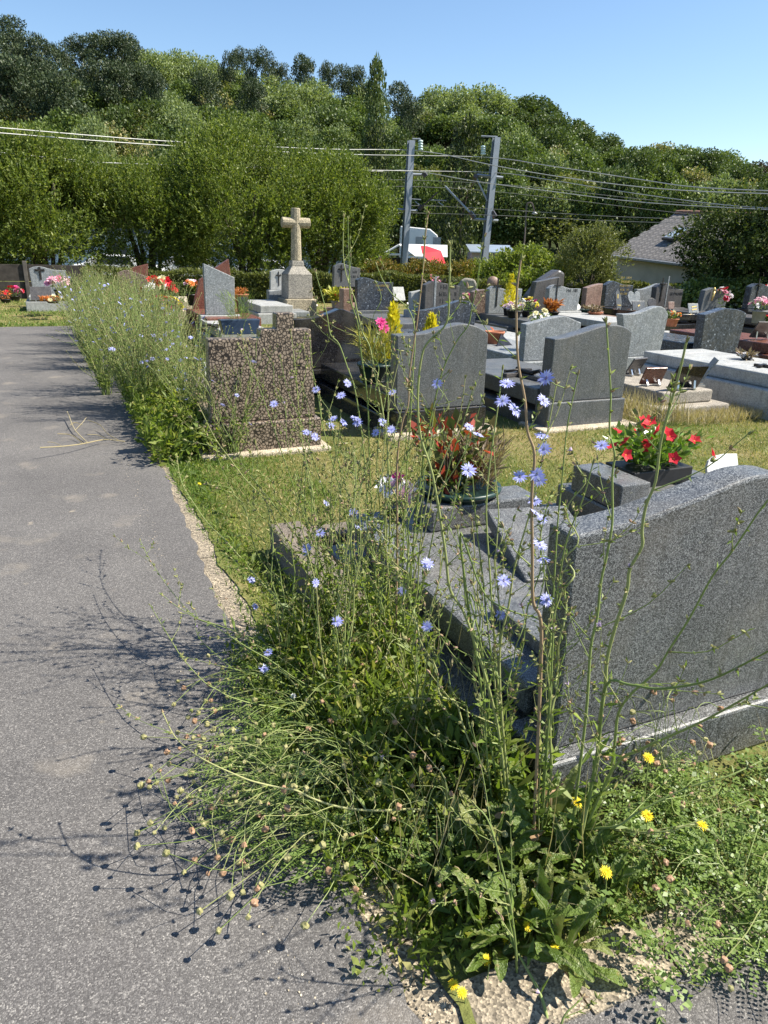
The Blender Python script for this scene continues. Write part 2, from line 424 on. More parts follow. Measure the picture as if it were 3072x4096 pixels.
CR = {k: [crown_mesh('crown', k, 11+7*i+j, 9000 if k in ('light', 'mid', 'dark', 'pine') else 7000, .034) for i in range(2 if k in ('mid', 'dark', 'light', 'pine') else 1)] for j, k in enumerate(['pine', 'light', 'mid', 'dark', 'olive', 'yellow', 'chest', 'poplar', 'cypress', 'purple'])}
TR = [trunk_mesh('trunk', 3), trunk_mesh('trunk', 9)]
NAMES = {'pine': ('pine_tree', 'dark maritime pine standing on the wooded hillside'), 'light': ('willow_tree', 'pale silvery green broadleaf tree on the wooded hillside'),
 'mid': ('broadleaf_tree', 'mid green rounded tree on the wooded hillside'), 'dark': ('oak_tree', 'dark green dense oak on the wooded hillside'),
 'olive': ('ash_tree', 'olive green loose tree on the wooded hillside'), 'yellow': ('acacia_tree', 'yellow green tree on the wooded hillside'),
 'chest': ('chestnut_tree', 'cream flowering chestnut tree on the wooded hillside'), 'poplar': ('poplar_tree', 'tall narrow poplar'), 'cypress': ('cypress_tree', 'dark columnar cypress'), 'purple': ('beech_tree', 'copper brown leaved tree at the end of the ridge')}
HT = {'pine': 8.5, 'light': 8, 'mid': 7, 'dark': 7.5, 'olive': 6.5, 'yellow': 6, 'chest': 6.5, 'poplar': 20, 'cypress': 12, 'purple': 7}
HILL = """pine 13 77 150,pine 50 138 120,pine 112 143 120,pine 170 175 110,pine 238 192 110,pine 310 157 120,pine 386 148 130,pine 445 138 150,pine 508 152 120,pine -60 110 160,
pine 545 190 100,pine 90 260 150,pine 20 240 160,pine 200 260 120,pine 370 260 140,pine 460 260 150,pine 560 270 130,pine 610 290 120,
light 610 170 150,light 690 173 150,light 760 186 140,light 837 205 150,light 930 257 190,light 1067 278 190,light 1246 289 190,light 1160 300 150,light 731 373 160,light 680 342 150,
pine 962 205 90,pine 1046 210 110,pine 915 222 80,pine 1110 262 90,pine 1214 236 120,pine 1309 263 80,pine 1366 273 90,pine 1424 278 90,pine 1592 347 130,pine 1640 400 100,pine 820 300 130,pine 1010 330 130,
mid 210 275 190,olive 320 300 190,mid 395 322 200,mid 520 338 200,dark 590 365 190,mid 640 420 190,dark 470 400 170,mid 815 425 200,dark 720 470 200,mid 126 438 150,
chest 25 380 210,mid 250 412 190,chest 365 435 180,olive 555 425 170,chest 450 470 190,chest 580 535 120,mid 160 520 170,yellow 235 520 110,mid 300 540 180,chest 90 480 170,
mid 900 400 190,mid 1040 420 190,light 980 380 130,mid 1180 400 190,dark 1290 400 190,mid 1393 360 170,light 1466 302 130,mid 1440 430 180,dark 1350 500 190,mid 1580 440 180,chest 880 480 130,dark 1130 480 190,
mid 1640 440 170,light 1680 392 170,light 1755 321 170,light 1840 316 180,light 1944 311 200,light 1890 400 190,mid 1790 430 180,mid 1690 543 190,olive 1594 540 170,mid 1990 440 180,
dark 2124 366 200,dark 2057 395 150,dark 2195 430 170,dark 2284 458 170,dark 2331 488 150,mid 2237 500 190,mid 2086 524 200,chest 2152 520 150,dark 2010 540 180,mid 2320 570 200,dark 2180 620 190,
mid 1760 560 190,olive 1640 650 190,mid 2039 656 190,olive 2303 668 330,dark 2429 514 130,mid 2484 556 150,dark 2560 570 140,mid 2594 566 150,chest 2650 553 120,mid 2700 570 130,mid 2750 566 150,dark 2823 579 150,mid 2887 575 160,
mid 2960 622 130,dark 3006 622 120,purple 3061 630 150,yellow 2576 622 150,mid 2530 640 170,dark 2440 640 180,chest 2777 648 150,light 2878 668 230,mid 2704 668 180,mid 2658 630 150,chest 2594 757 170,mid 3024 712 170,mid 2420 760 190,mid 2960 700 180,
dark 2110 720 200,mid 2067 855 200,mid 2180 800 210,olive 2250 790 260,dark 2480 800 200,mid 2700 780 220,mid 2830 800 230,dark 1960 700 190,mid 1700 760 210,dark 1600 760 200,mid 1780 820 200,mid 2000 860 170,
mid 3120 660 170,dark 3150 760 220,mid -90 400 200,dark -60 520 200,mid 40 560 180,mid 420 590 180,mid 520 600 160,dark 660 560 160,mid 3200 620 200,mid 760 540 200,dark 1240 520 200,mid 1450 600 200"""
def plant_tree(kind, x, y, z, h, w, label=None, group=None):
    nm, lb = NAMES[kind]
    e = empty(nm, (x, y, z), random.uniform(0, 6.28), label or lb, 'tree', group)
    q_ = min(h, w)*.75; link('trunk', random.choice(TR), e, sc=(q_, q_, h)); link('crown', random.choice(CR[kind]), e, sc=(w, w, h))
    return e
ZONE = [(350, 'at the left end'), (800, 'left of the stone cross'), (1350, 'above the stone cross'), (1750, 'behind the first mast'), (2150, 'behind the second mast'), (2500, 'above the laurel shrubs'), (2850, 'above the slate roof'), (9999, 'at the right end')]
SHORT = {'pine': 'dark pine', 'light': 'pale silvery tree', 'mid': 'mid green tree', 'dark': 'dark oak', 'olive': 'olive green tree', 'yellow': 'yellow green tree', 'chest': 'cream flowered chestnut', 'purple': 'copper brown tree'}
ents = []
for ent in HILL.replace('\n', '').split(','):
    k, u, v, wpx = ent.split(); u, v, wpx = float(u), float(v), float(wpx)
    sv = np.interp(u, [q[0] for q in SKY], [q[1] for q in SKY]); tier = 'on the skyline' if v < sv+55 else ('high on the hillside' if v < sv+170 else ('halfway up the hillside' if v < sv+300 else 'low on the hillside'))
    ents.append((k, u, v, wpx, tier, next(z for m_, z in ZONE if u < m_)))
fr = random.Random(17)
for i in range(150):
    u = fr.uniform(-160, 3220); sv = np.interp(u, [q[0] for q in SKY], [q[1] for q in SKY]); v = fr.uniform(sv+60, 640 if u < 1450 else 900)
    k = fr.choice(['mid', 'mid', 'mid', 'dark', 'light', 'olive', 'chest'] if u > 700 or v > 330 else ['pine', 'pine', 'mid', 'dark'])
    tier = 'high on the hillside' if v < sv+170 else ('halfway up the hillside' if v < sv+300 else 'low on the hillside')
    ents.append((k, u, v, fr.uniform(130, 190), tier, next(z for m_, z in ZONE if u < m_)))
for k, u, v, wpx, tier, zone in ents:
    D = None; ht = HT[k]*random.uniform(.9, 1.1)
    for d in np.arange(44, 170, 1.0):
        p = ad(u, v, d)
        if p[2]-float(terrain(p[0], p[1])) <= ht and d > 55: D = d; break
    if D is None: D = 135.
    p = ad(u, v, D); z0 = float(terrain(p[0], p[1])); h = max(p[2]-z0, 4.0)
    same = sorted(q[1] for q in ents if (q[0], q[4], q[5]) == (k, tier, zone)); i = same.index(u)
    lab = SHORT[k]+' '+tier+' '+zone+('' if len(same) == 1 else ', '+['first', 'second', 'third', 'fourth', 'fifth', 'sixth', 'seventh', 'eighth', 'ninth', 'tenth', 'eleventh', 'twelfth', 'thirteenth', 'fourteenth', 'fifteenth', 'sixteenth', 'seventeenth', 'eighteenth', 'nineteenth', 'twentieth'][min(i, 19)]+' from the left')
    plant_tree(k, p[0], p[1], z0, h, wpx/FPX*D*1.25, lab, 'trees on the wooded hillside')
for (k, u, v, wpx, D, vb, lab) in [
    ('poplar', 1508, 252, 150, 62, 0, 'tall slender poplar rising above the skyline behind the wide willow bushes'),
    ('cypress', 1505, 515, 170, 44, 0, 'dark columnar conifer beside the overhead line mast nearer the stone cross'),
    ('cypress', 1869, 488, 240, 46, 0, 'broad dark columnar conifer standing between the two overhead line masts'),
    ('cypress', 1440, 690, 120, 43, 0, 'short dark columnar conifer at the edge of the willow bushes')]:
    p = ad(u, v, D); z0 = float(terrain(p[0], p[1])); plant_tree(k, p[0], p[1], z0, p[2]-z0, wpx/FPX*D*1.15, lab)

# ---------------------------------------------------------------- big sprig-leaved bushes behind the hedge
LMB = {
 'willow': leafmat('willow_leaves', [(0, (.048, .074, .014)), (.5, (.092, .128, .024)), (.85, (.15, .185, .040)), (1, (.21, .23, .06))], .38),
 'laurel': leafmat('laurel_leaves', [(0, (.085, .120, .018)), (.5, (.13, .170, .028)), (1, (.21, .24, .055))], .35),
 'grey':   leafmat('tamarisk_leaves', [(0, (.080, .095, .028)), (.5, (.12, .135, .045)), (1, (.18, .19, .075))], .3),
 'deep':   leafmat('deep_leaves', [(0, (.020, .034, .010)), (.55, (.038, .058, .016)), (.85, (.070, .092, .028)), (1, (.10, .12, .045))], .22, rough=.6, spec=.15),
 'hedge':  leafmat('hedge_leaves', [(0, (.060, .075, .020)), (.5, (.092, .105, .030)), (1, (.14, .150, .05))], .28),
 'photinia': leafmat('photinia_leaves', [(0, (.075, .080, .016)), (.6, (.12, .115, .022)), (.85, (.19, .13, .03)), (1, (.26, .12, .04))], .3),
 'ivy':    leafmat('ivy_leaves', [(0, (.055, .090, .020)), (.5, (.095, .140, .035)), (1, (.17, .21, .07))], .25, rough=.35, spec=.5),
}
def bush_mesh(name, m, seed, rx, ry, rz, zc, nspr, per=8, ll=.13, up=.7, lobes=26, base=0.0, spread=.35, wl=.4):
    """leafy sprigs over lumpy shell; local z from the ground"""
    r = np.random.default_rng(seed); C, Dd = [], []
    lc = unit(r.normal(size=(lobes, 3))); lc[:, 2] = np.where(lc[:, 2] < -.8, -lc[:, 2], lc[:, 2]); lr = .26+.22*r.random(lobes)
    for i in range(lobes):
        k = nspr//lobes; d = unit(r.normal(size=(k, 3))); p = lc[i]*.74+d*(lr[i]*(.45+.55*r.random((k, 1))))
        C.append(p); Dd.append(unit(d*.5+unit(p)*.5+np.array([0, 0, up])+r.normal(size=d.shape)*.3))
    C, Dd = np.concatenate(C), np.concatenate(Dd); C = C*np.array([rx, ry, rz])+np.array([0, 0, zc])
    ok = C[:, 2] > base; C, Dd = C[ok], Dd[ok]; n = len(C)
    P = np.repeat(C, per, 0); S = np.repeat(Dd, per, 0); tt = np.tile(np.linspace(0, 1, per), n)[:, None]
    P = P+S*tt*ll*2.6; d = unit(S+r.normal(size=S.shape)*spread*2); L = ll*(.6+.6*r.random(len(P)))
    V, F = leaves(P, d, unit(r.normal(size=P.shape)+np.array([0, 0, .5])), L, L*wl, .15)
    return np_mesh(name, V, F, m)
def stems_mesh(name, seed, n, h, sp, r0=.06):
    r = random.Random(seed); b = MB()
    for k in range(n):
        a = r.uniform(0, 6.28); q = r.uniform(.3, 1)*sp; x0, y0 = r.uniform(-.3, .3)*sp*.5, r.uniform(-.3, .3)*sp*.4
        pts = [(x0, y0, -.1), (x0+math.cos(a)*q*.3, y0+math.sin(a)*q*.3, h*.4), (x0+math.cos(a)*q*.7, y0+math.sin(a)*q*.7, h*.75), (x0+math.cos(a)*q, y0+math.sin(a)*q, h)]
        b.tube(smooth_pts(pts, 3), list(np.linspace(r0, r0*.3, 10)), 5)
    return b.mesh(name, MT['bark'], True)
def bush(name, label, cat, pos, rz, crown, stem=None, sc=1.0):
    e = empty(name, pos, rz, label, cat)
    if stem is not None: link('trunk', stem, e, sc=sc)
    link('crown', crown, e, sc=sc); return e
wilA = bush_mesh('crown', LMB['willow'], 21, 3.6, 2.8, 2.75, 3.05, 12000, 9, .11, 1.0, 44, .55)
wilB = bush_mesh('crown', LMB['willow'], 22, 2.8, 2.4, 2.2, 2.45, 9000, 9, .11, .9, 36, .5)
wst = stems_mesh('trunk', 4, 13, 3.6, 2.0, .075); wst2 = stems_mesh('trunk', 5, 9, 3.2, 1.5, .085)
def at_d(u, D): p = ad(u, 1000, D); return (p[0], p[1], 0)
bush('willow_bush', 'tallest willow bush, broad and feathery, standing behind the stone cross', 'bush', at_d(980, 26.5), .1, wilA, wst, .90)
bush('willow_bush', 'bright green flank of willow bush beside the stone cross towards the masts', 'bush', at_d(1290, 28.0), 1.9, wilB, wst2, 1.0)
bush('willow_bush', 'middle willow bush behind the red granite steles', 'bush', at_d(590, 26.5), 2.2, wilB, wst2, .86)
bush('willow_bush', 'rounded willow tree at the left edge above the panel wall', 'bush', at_d(170, 26.0), .6, wilB, wst2, .98)
bush('willow_bush', 'willow tree cut by the left edge of the picture', 'bush', at_d(-210, 26.0), 3.6, wilA, wst, .78)
# rounder garden shrubs to the right of the masts
lau = bush_mesh('crown', LMB['laurel'], 31, 1.5, 1.2, .85, .78, 2300, 7, .10, .3, 22, .05, .6, .6)
gry = bush_mesh('crown', LMB['grey'], 32, 1.05, .95, 1.05, 1.05, 2300, 9, .075, .8, 22, .05)
phot = bush_mesh('crown', LMB['photinia'], 33, 1.3, .8, .62, .6, 1500, 7, .08, .5, 18, .03, .5, .55)
deep = bush_mesh('crown', LMB['deep'], 34, 3.0, 2.4, 1.75, 1.7, 7500, 8, .095, .35, 40, .1, .6, .65)
ivy = bush_mesh('crown', LMB['ivy'], 35, 1.9, .8, .55, .4, 2200, 7, .085, .2, 22, .02, .7, .8)
st3 = stems_mesh('trunk', 8, 6, .9, .6, .03)
bush('laurel_shrub', 'bright green rounded laurel shrub in front of the low metal roofed shed', 'shrub', at_d(2120, 25.5), .3, lau, st3, 1.0)
bush('laurel_shrub', 'small bright leafy shrub at the foot of the right hand mast', 'shrub', at_d(1930, 26.5), 1.3, lau, st3, .72)
bush('tamarisk_shrub', 'grey green airy shrub touching the corner of the slate roofed house', 'shrub', at_d(2370, 25.0), .2, gry, st3, 1.12)
bush('vine_shrub', 'yellow leaved climber hanging beside the house gable', 'shrub', at_d(2462, 27.5), 2.0, lau, st3, .42)
bush('photinia_hedge', 'reddish green clipped shrub below the red parasol', 'shrub', at_d(1700, 26.0), .5, phot, st3, .95)
bush('photinia_hedge', 'reddish green clipped shrub left of the parasol by the first mast', 'shrub', at_d(1545, 26.5), 2.5, phot, st3, .9)
bush('photinia_hedge', 'reddish green clipped shrub between the parasol and the second mast', 'shrub', at_d(1850, 26.3), 4.5, phot, st3, .95)
bush('holly_tree', 'large dark glossy tree hiding the right end of the house', 'tree', at_d(3105, 24.0), .4, deep, stems_mesh('trunk', 12, 6, 2.4, 1.2, .09), .98)
bush('holly_tree', 'dark glossy tree cut by the right edge of the picture', 'tree', at_d(3420, 25.0), 2.4, deep, TR[0], 1.05)
bush('ivy_bush', 'light green ivy mass at the foot of the dark tree', 'shrub', at_d(2950, 22.2), -.4, ivy, None, .95)
bush('ivy_bush', 'low yellow green bramble before the house wall', 'shrub', at_d(2540, 22.6), -.4, ivy, None, .55)
# clipped hedge along the back of the cemetery
def hedge(name, label, A, B, w, h, n, m, seed):
    r = np.random.default_rng(seed); A, B = np.array(A, float), np.array(B, float); L = np.linalg.norm(B-A); d = (B-A)/L; s = np.array([-d[1], d[0]])
    t = r.random(n)*L; face = r.random(n)
    top = face < .42; q = np.where(top, (r.random(n)*2-1)*w/2, -w/2*(1-.25*r.random(n)**2)); z = np.where(top, h*(1-.10*r.random(n)**2)+.05*np.sin(t*2.3)+.03*np.sin(t*5.1), h*r.random(n)**.8)
    P = np.stack([A[0]+d[0]*t+s[0]*q, A[1]+d[1]*t+s[1]*q, z], 1)
    up = np.where(top, 1.0, .35)
    D = unit(r.normal(size=(n, 3))*.6+np.stack([-s[0]*.5*(~top), -s[1]*.5*(~top), up], 1)); Ls = .055+.07*r.random(n)*np.where(top, 1.3, 1)
    V, F = leaves(P, D, unit(r.normal(size=(n, 3))), Ls, Ls*.45, .15)
    e = empty(name, (0, 0, 0), 0, label, 'hedge')
    link('foliage', np_mesh('foliage', V, F, m), e)
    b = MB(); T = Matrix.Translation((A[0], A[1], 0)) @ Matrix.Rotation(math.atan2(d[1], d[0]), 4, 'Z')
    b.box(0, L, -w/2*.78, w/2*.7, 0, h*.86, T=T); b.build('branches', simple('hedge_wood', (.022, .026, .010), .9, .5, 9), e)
hedge('clipped_hedge', 'long clipped privet hedge along the back of the cemetery behind the stone cross', (.6, 22.8), (11.2, 21.0), .8, .80, 26000, LMB['hedge'], 41)
hedge('clipped_hedge', 'low clipped hedge running on below the slate roofed house to the right edge', (11.2, 20.95), (27, 17.6), .9, .66, 30000, LMB['hedge'], 42)
# ================================================================== stones
GM = {
 'salt':  granite('salt_pepper_granite', [(0, (.008, .009, .010)), (.38, (.030, .032, .034)), (.5, (.095, .098, .100)), (.62, (.16, .165, .166)), (1, (.38, .39, .385))], 460, .36, 300, .3, .5, 3, .7),
 'fine':  granite('fine_grey_granite', [(0, (.026, .028, .029)), (.45, (.085, .090, .094)), (.8, (.155, .162, .167)), (1, (.28, .285, .29))], 300, .35, 150, .2),
 'light': granite('light_grey_granite', [(0, (.10, .11, .115)), (.5, (.21, .225, .23)), (.85, (.33, .345, .35)), (1, (.60, .61, .60))], 130, .4, 60, .25),
 'pale':  granite('pale_granite', [(0, (.20, .205, .20)), (.5, (.34, .345, .33)), (1, (.52, .52, .50))], 190, .55, 90, .3),
 'blue':  granite('blue_pearl_granite', [(0, (.016, .019, .025)), (.55, (.045, .053, .066)), (.86, (.10, .115, .14)), (.95, (.30, .34, .40)), (1, (.62, .68, .75))], 75, .22, 38, .25),
 'black': granite('black_granite', [(0, (.006, .006, .007)), (.7, (.016, .016, .018)), (1, (.06, .06, .065))], 240, .10, None, .3, .6),
 'taupe': granite('taupe_granite', [(0, (.035, .032, .032)), (.5, (.075, .07, .068)), (1, (.15, .14, .135))], 240, .3, None, .25),
 'red':   granite('red_granite', [(0, (.035, .014, .010)), (.4, (.13, .045, .03)), (.8, (.23, .085, .055)), (1, (.30, .18, .14))], 150, .28, 80, .25),
 'pink':  granite('pink_granite', [(0, (.12, .07, .05)), (.5, (.24, .15, .11)), (1, (.38, .27, .22))], 130, .4, 45, .45),
 'mott':  granite('mottled_granite', [(0, (.05, .035, .025)), (.5, (.16, .11, .085)), (1, (.32, .25, .20))], 70, .35, None, .3),
 'stone': m_concrete('weathered_granite', (.27, .25, .215), 120, .45),
 'lichen': m_concrete('lichened_granite', (.33, .285, .20), 90, .55),
}
def m_baltic():
    m, t, p, o = mat('orbicular_brown_granite'); c = coord(t)
    w = noise(t, c, 45, 3, .6, 1); vm = t.nodes.new('ShaderNodeVectorMath'); vm.operation = 'SCALE'; t.links.new(w, vm.inputs[0]); vm.inputs['Scale'].default_value = .016
    va = t.nodes.new('ShaderNodeVectorMath'); va.operation = 'ADD'; t.links.new(c, va.inputs[0]); t.links.new(vm.outputs[0], va.inputs[1])
    ed = voro(t, va.outputs[0], 40, 'DISTANCE_TO_EDGE', 'Distance'); tone = sepx(t, voro(t, va.outputs[0], 40))
    rings = ramp(t, ed, [(0, (.022, .019, .018)), (.07, (.035, .028, .024)), (.12, (.17, .13, .098)), (.20, (.33, .262, .20)), (.29, (.25, .19, .145)), (.36, (.36, .29, .225))])
    k = mixc(t, .4, rings, mixc(t, 1., rings, ramp(t, tone, [(0, (.35, .33, .32)), (.3, (1, 1, 1)), (1, (1.3, 1.25, 1.2))]), 'MULTIPLY'))
    k = mixc(t, ramp(t, noise(t, c, 190, 3), [(.58, (0, 0, 0)), (.70, (.7, .7, .7))]), k, (.03, .025, .022))
    t.links.new(k, p.inputs['Base Color']); p.inputs['Roughness'].default_value = .28; return m
GM['baltic'] = m_baltic()
MT['gold'] = simple('gilt', (.62, .45, .16), .4, .2, 30, .6)
MT['engrave'] = simple('engraved_black', (.012, .012, .013), .5, .2, 30)
MT['white'] = simple('white_plaster', (.78, .77, .73), .6, .1, 12)
MT['bronze'] = simple('bronze', (.05, .045, .04), .45, .4, 40, .7)
MT['steel'] = simple('brushed_steel', (.55, .56, .57), .3, .1, 40, .9)
MT['terracotta'] = simple('terracotta', (.36, .13, .065), .75, .25, 15)
MT['green_plastic'] = simple('dark_green_plastic', (.012, .035, .030), .4, .2, 12)
MT['black_plastic'] = simple('black_plastic', (.015, .015, .016), .5, .2, 12)
MT['white_pot'] = simple('white_glazed_pot', (.80, .80, .78), .35, .08, 8)
MT['grey_pot'] = simple('grey_pot', (.22, .22, .22), .6, .2, 12)
MT['soil'] = simple('potting_soil', (.05, .035, .022), .95, .5, 60)
RECTS = []        # footprints kept free of grass
def top_xz(pts, Y, sm=True, k=4):
    P = [(ay(u, v, Y)[0], ay(u, v, Y)[2]) for u, v in pts]
    return [tuple(q) for q in smooth_pts(P, k)] if sm else P
def bev(b, name, m, par, w=.008): return b.build(name, m, par, bevel=w)
def grave(label, Y, top, bl, br, m, thick=.12, face=1, smooth=True, pl=(.06, .08), slab=None, frame=None, found=None, slab_m=None, rake=0.0, headname='headstone'):
    """top / bl / br: outline of the visible face in photo pixels on the plane y=Y. slab=(side inset, length, z0, z1); frame=(overhang, z1)"""
    poly = top_xz(top, Y, smooth); L = ay(*bl, Y); Rr = ay(*br, Y)
    z0 = (L[2]+Rr[2])/2; poly = [(L[0], z0)]+poly+[(Rr[0], z0)]
    cx = (L[0]+Rr[0])/2; hw = (Rr[0]-L[0])/2
    e = empty('grave', (cx, Y, 0), 0, label, 'grave')
    loc = [(x-cx, z) for x, z in poly]
    y1 = lambda z: thick+rake*(z-z0)
    b = MB().prism(loc, (lambda z: rake*(z-z0)), y1)
    hs = bev(b, headname, m, e, .009)
    sm_ = slab_m or m
    zb = max(z0, .06)
    if pl: bev(MB().box(-hw-pl[0], hw+pl[0], -pl[1], thick+pl[1], 0.0, zb-.002), 'plinth', sm_, e, .01)
    ya, yb = (thick+pl[1]+.004, thick+pl[1]+.004) if face > 0 else (-pl[1]-.004, -pl[1]-.004)
    if slab:
        s_in, ln, s0, s1 = slab
        y0_, y1_ = (ya, ya+ln) if face > 0 else (yb-ln, yb)
        bev(MB().box(-hw-pl[0]+s_in, hw+pl[0]-s_in, y0_, y1_, s0, s1), 'slab', sm_, e, .016)
        if frame:
            ov, fz = frame
            bev(MB().box(-hw-pl[0]-ov, hw+pl[0]+ov, y0_-.0, y1_+(.06 if face > 0 else 0), -.05, fz), 'kerb_frame', sm_, e, .012)
        RECTS.append((cx-hw-.12, cx+hw+.12, Y+y0_, Y+y1_))
    if found: bev(MB().box(-hw-found[0], hw+found[0], -found[1], thick+pl[1]+.1, -.05, found[2]), 'foundation', MT['concrete_tan'], e, .015)
    RECTS.append((cx-hw-.1, cx+hw+.1, Y-.12, Y+thick+.1))
    e['_cx'] = cx; e['_z0'] = z0
    return e, hs, cx, z0, hw
def scribble(par, x0, x1, z, h, m, seed, y=-.003, gap=.25):
    """worn lettering one cannot read: short strokes"""
    r = random.Random(seed); b = MB(); x = x0
    while x < x1:
        w = h*r.uniform(.35, .7)
        if r.random() > .12:
            b.box(x, x+h*.14, y, y+.004, z, z+h)
            if r.random() > .4: b.box(x+h*.14, x+w, y, y+.004, z+h*r.choice((0, .43, .86)), z+h*r.choice((0, .43, .86))+h*.12+.0) if False else b.box(x+h*.14, x+w, y, y+.004, z+h*.43, z+h*.57)
            if r.random() > .5: b.box(x+w-h*.13, x+w, y, y+.004, z, z+h*r.choice((.5, 1)))
        x += w+h*gap
    return b.build('inscription', m, par)
def text(par, s, x, z, size, m, y=-.004):
    c = bpy.data.curves.new('inscription', 'FONT'); c.body = s; c.size = size; c.extrude = .0015; c.materials.append(m)
    t0 = bpy.data.objects.new('inscription', c); COL.objects.link(t0); me = bpy.data.meshes.new_from_object(t0.evaluated_get(bpy.context.evaluated_depsgraph_get())); bpy.data.objects.remove(t0); return link('inscription', me, par, (x, y, z), (math.pi/2, 0, 0))
def latin_cross(par, x, z0, z1, arm, w, m, y=-.012, body=False):
    b = MB(); d = .012; za = z0+(z1-z0)*.74
    b.box(x-w/2, x+w/2, y, y+d, z0, z1); b.box(x-arm, x-w/2, y, y+d, za-w/2, za+w/2); b.box(x+w/2, x+arm, y, y+d, za-w/2, za+w/2)
    if body: b.blob((x, y-.006, za-.07), .03, seed=3, squash=(.6, .4, 2.2)); b.tube([(x-arm*.8, y-.005, za+.02), (x, y-.01, za-.02), (x+arm*.8, y-.005, za+.02)], .009, 5)
    return b.build('crucifix' if body else 'cross', m, par)

# ---------------------------------------------------------------- row of backs close to the path and the second row
gA, hA, cxA, zA, hwA = grave('nearest grave, salt and pepper granite headstone with wave top cut by the right edge', 1.37,
    [(2300, 2148), (2552, 2085), (2690, 2035), (2823, 1985), (2986, 1918), (3072, 1900), (3150, 1905), (3210, 1935), (3245, 1970)], (2210, 3030), (3190, 2690), GM['salt'], .115, 1, pl=(.05, .055),
    slab=(.07, 1.62, .175, .29), frame=(.03, .11))
bev(MB().box(-.36, -.12, .30, .62, .292, .345), 'plaque_base', GM['fine'], gA, .006)
bev(MB().box(-.20, .40, 1.42, 1.62, .292, .41), 'end_block', GM['salt'], gA, .01)
T = Matrix.Translation((.17, 1.02, .33)) @ Matrix.Rotation(R_(-12), 4, 'Z') @ Matrix.Rotation(R_(13), 4, 'X')
tb = MB().box(-.20, .20, -.27, .27, -.03, .035, T=T); bev(tb, 'sloping_tablet', GM['salt'], gA, .008)
tb = MB().box(-.17, .17, -.2, .2, .291, .325); o = bev(tb, 'tablet_stand', GM['fine'], gA, .005); o.location = (.17, 1.05, 0)

gB, hB, cxB, zB, hwB = grave('brown orbicular granite headstone with stepped cross shaped top, back view', 5.45,
    [(831, 1357), (1040, 1354), (1040, 1318), (1105, 1316), (1105, 1253), (1176, 1251), (1176, 1318), (1244, 1316)], (843, 1690), (1262, 1672), GM['baltic'], .12, 1, False, pl=(.035, .045),
    slab=(.05, 1.75, .17, .30), frame=(.03, .12), found=(.10, .12, .035))
gC, hC, cxC, zC, hwC = grave('fine grey granite headstone with rounded right shoulder standing between two slabs, back view', 5.56,
    [(1589, 1342), (1666, 1337), (1710, 1332), (1782, 1311), (1845, 1296), (1893, 1301), (1936, 1321), (1954, 1338)], (1584, 1643), (1934, 1622), GM['fine'], .14, 1, pl=(.012, .03),
    slab=(.0, 1.85, .19, .36), frame=(.05, .16), found=(.10, .10, .05), slab_m=GM['black'])
gD, hD, cxD, zD, hwD = grave('dark grey granite headstone with wave top on grey plinth beside dry grass, back view', 5.40,
    [(2218, 1356), (2262, 1351), (2316, 1336), (2370, 1318), (2406, 1306), (2443, 1300), (2479, 1302), (2510, 1313), (2529, 1330)], (2192, 1611), (2490, 1589), GM['fine'], .15, 1, pl=(.012, .03),
    slab=(.0, 1.85, .20, .36), frame=(.06, .14), found=(.12, .14, .03))
# back of third row
gB2, *_ = grave('black polished granite headstone with swept peak behind the brown stepped stone', 7.70,
    [(1177, 1277), (1230, 1274), (1290, 1262), (1335, 1246), (1365, 1236), (1400, 1247), (1450, 1262)], (1190, 1478), (1440, 1466), GM['black'], .14, 1, slab=(.0, 1.7, .2, .34), frame=(.05, .14))
gE, *_ = grave('light grey granite headstone with low pointed top behind the dark wave stone, back view', 7.60,
    [(2104, 1297), (2153, 1286), (2207, 1271), (2258, 1265), (2290, 1276), (2325, 1291)], (2092, 1445), (2312, 1436), GM['light'], .12, 1, slab=(.0, 1.7, .2, .34), frame=(.05, .14))
gF, *_ = grave('light grey speckled headstone with rounded right shoulder, second from the dark wave stone, back view', 7.80,
    [(2489, 1257), (2544, 1255), (2581, 1244), (2611, 1231), (2645, 1226), (2664, 1240), (2674, 1259)], (2506, 1427), (2637, 1422), GM['light'], .13, 1, pl=(.12, .06), slab=(.1, 1.7, .2, .34), frame=(.05, .14))
gG, *_ = grave('dark blue pearl granite headstone with wave top standing behind the white slab tomb, back view', 7.80,
    [(2821, 1259), (2862, 1247), (2900, 1235), (2937, 1236), (2971, 1244), (2987, 1256)], (2799, 1416), (2945, 1412), GM['blue'], .15, 1, slab=(.0, 1.8, .22, .38), frame=(.05, .15))
gH, *_ = grave('blue pearl granite headstone with rising curved top in the middle of the cemetery, back view', 9.90,
    [(1676, 1243), (1716, 1238), (1753, 1231), (1791, 1221), (1826, 1207), (1854, 1202), (1880, 1208), (1908, 1225)], (1668, 1332), (1895, 1325), GM['blue'], .13, 1, slab=(.02, 1.2, .2, .3))
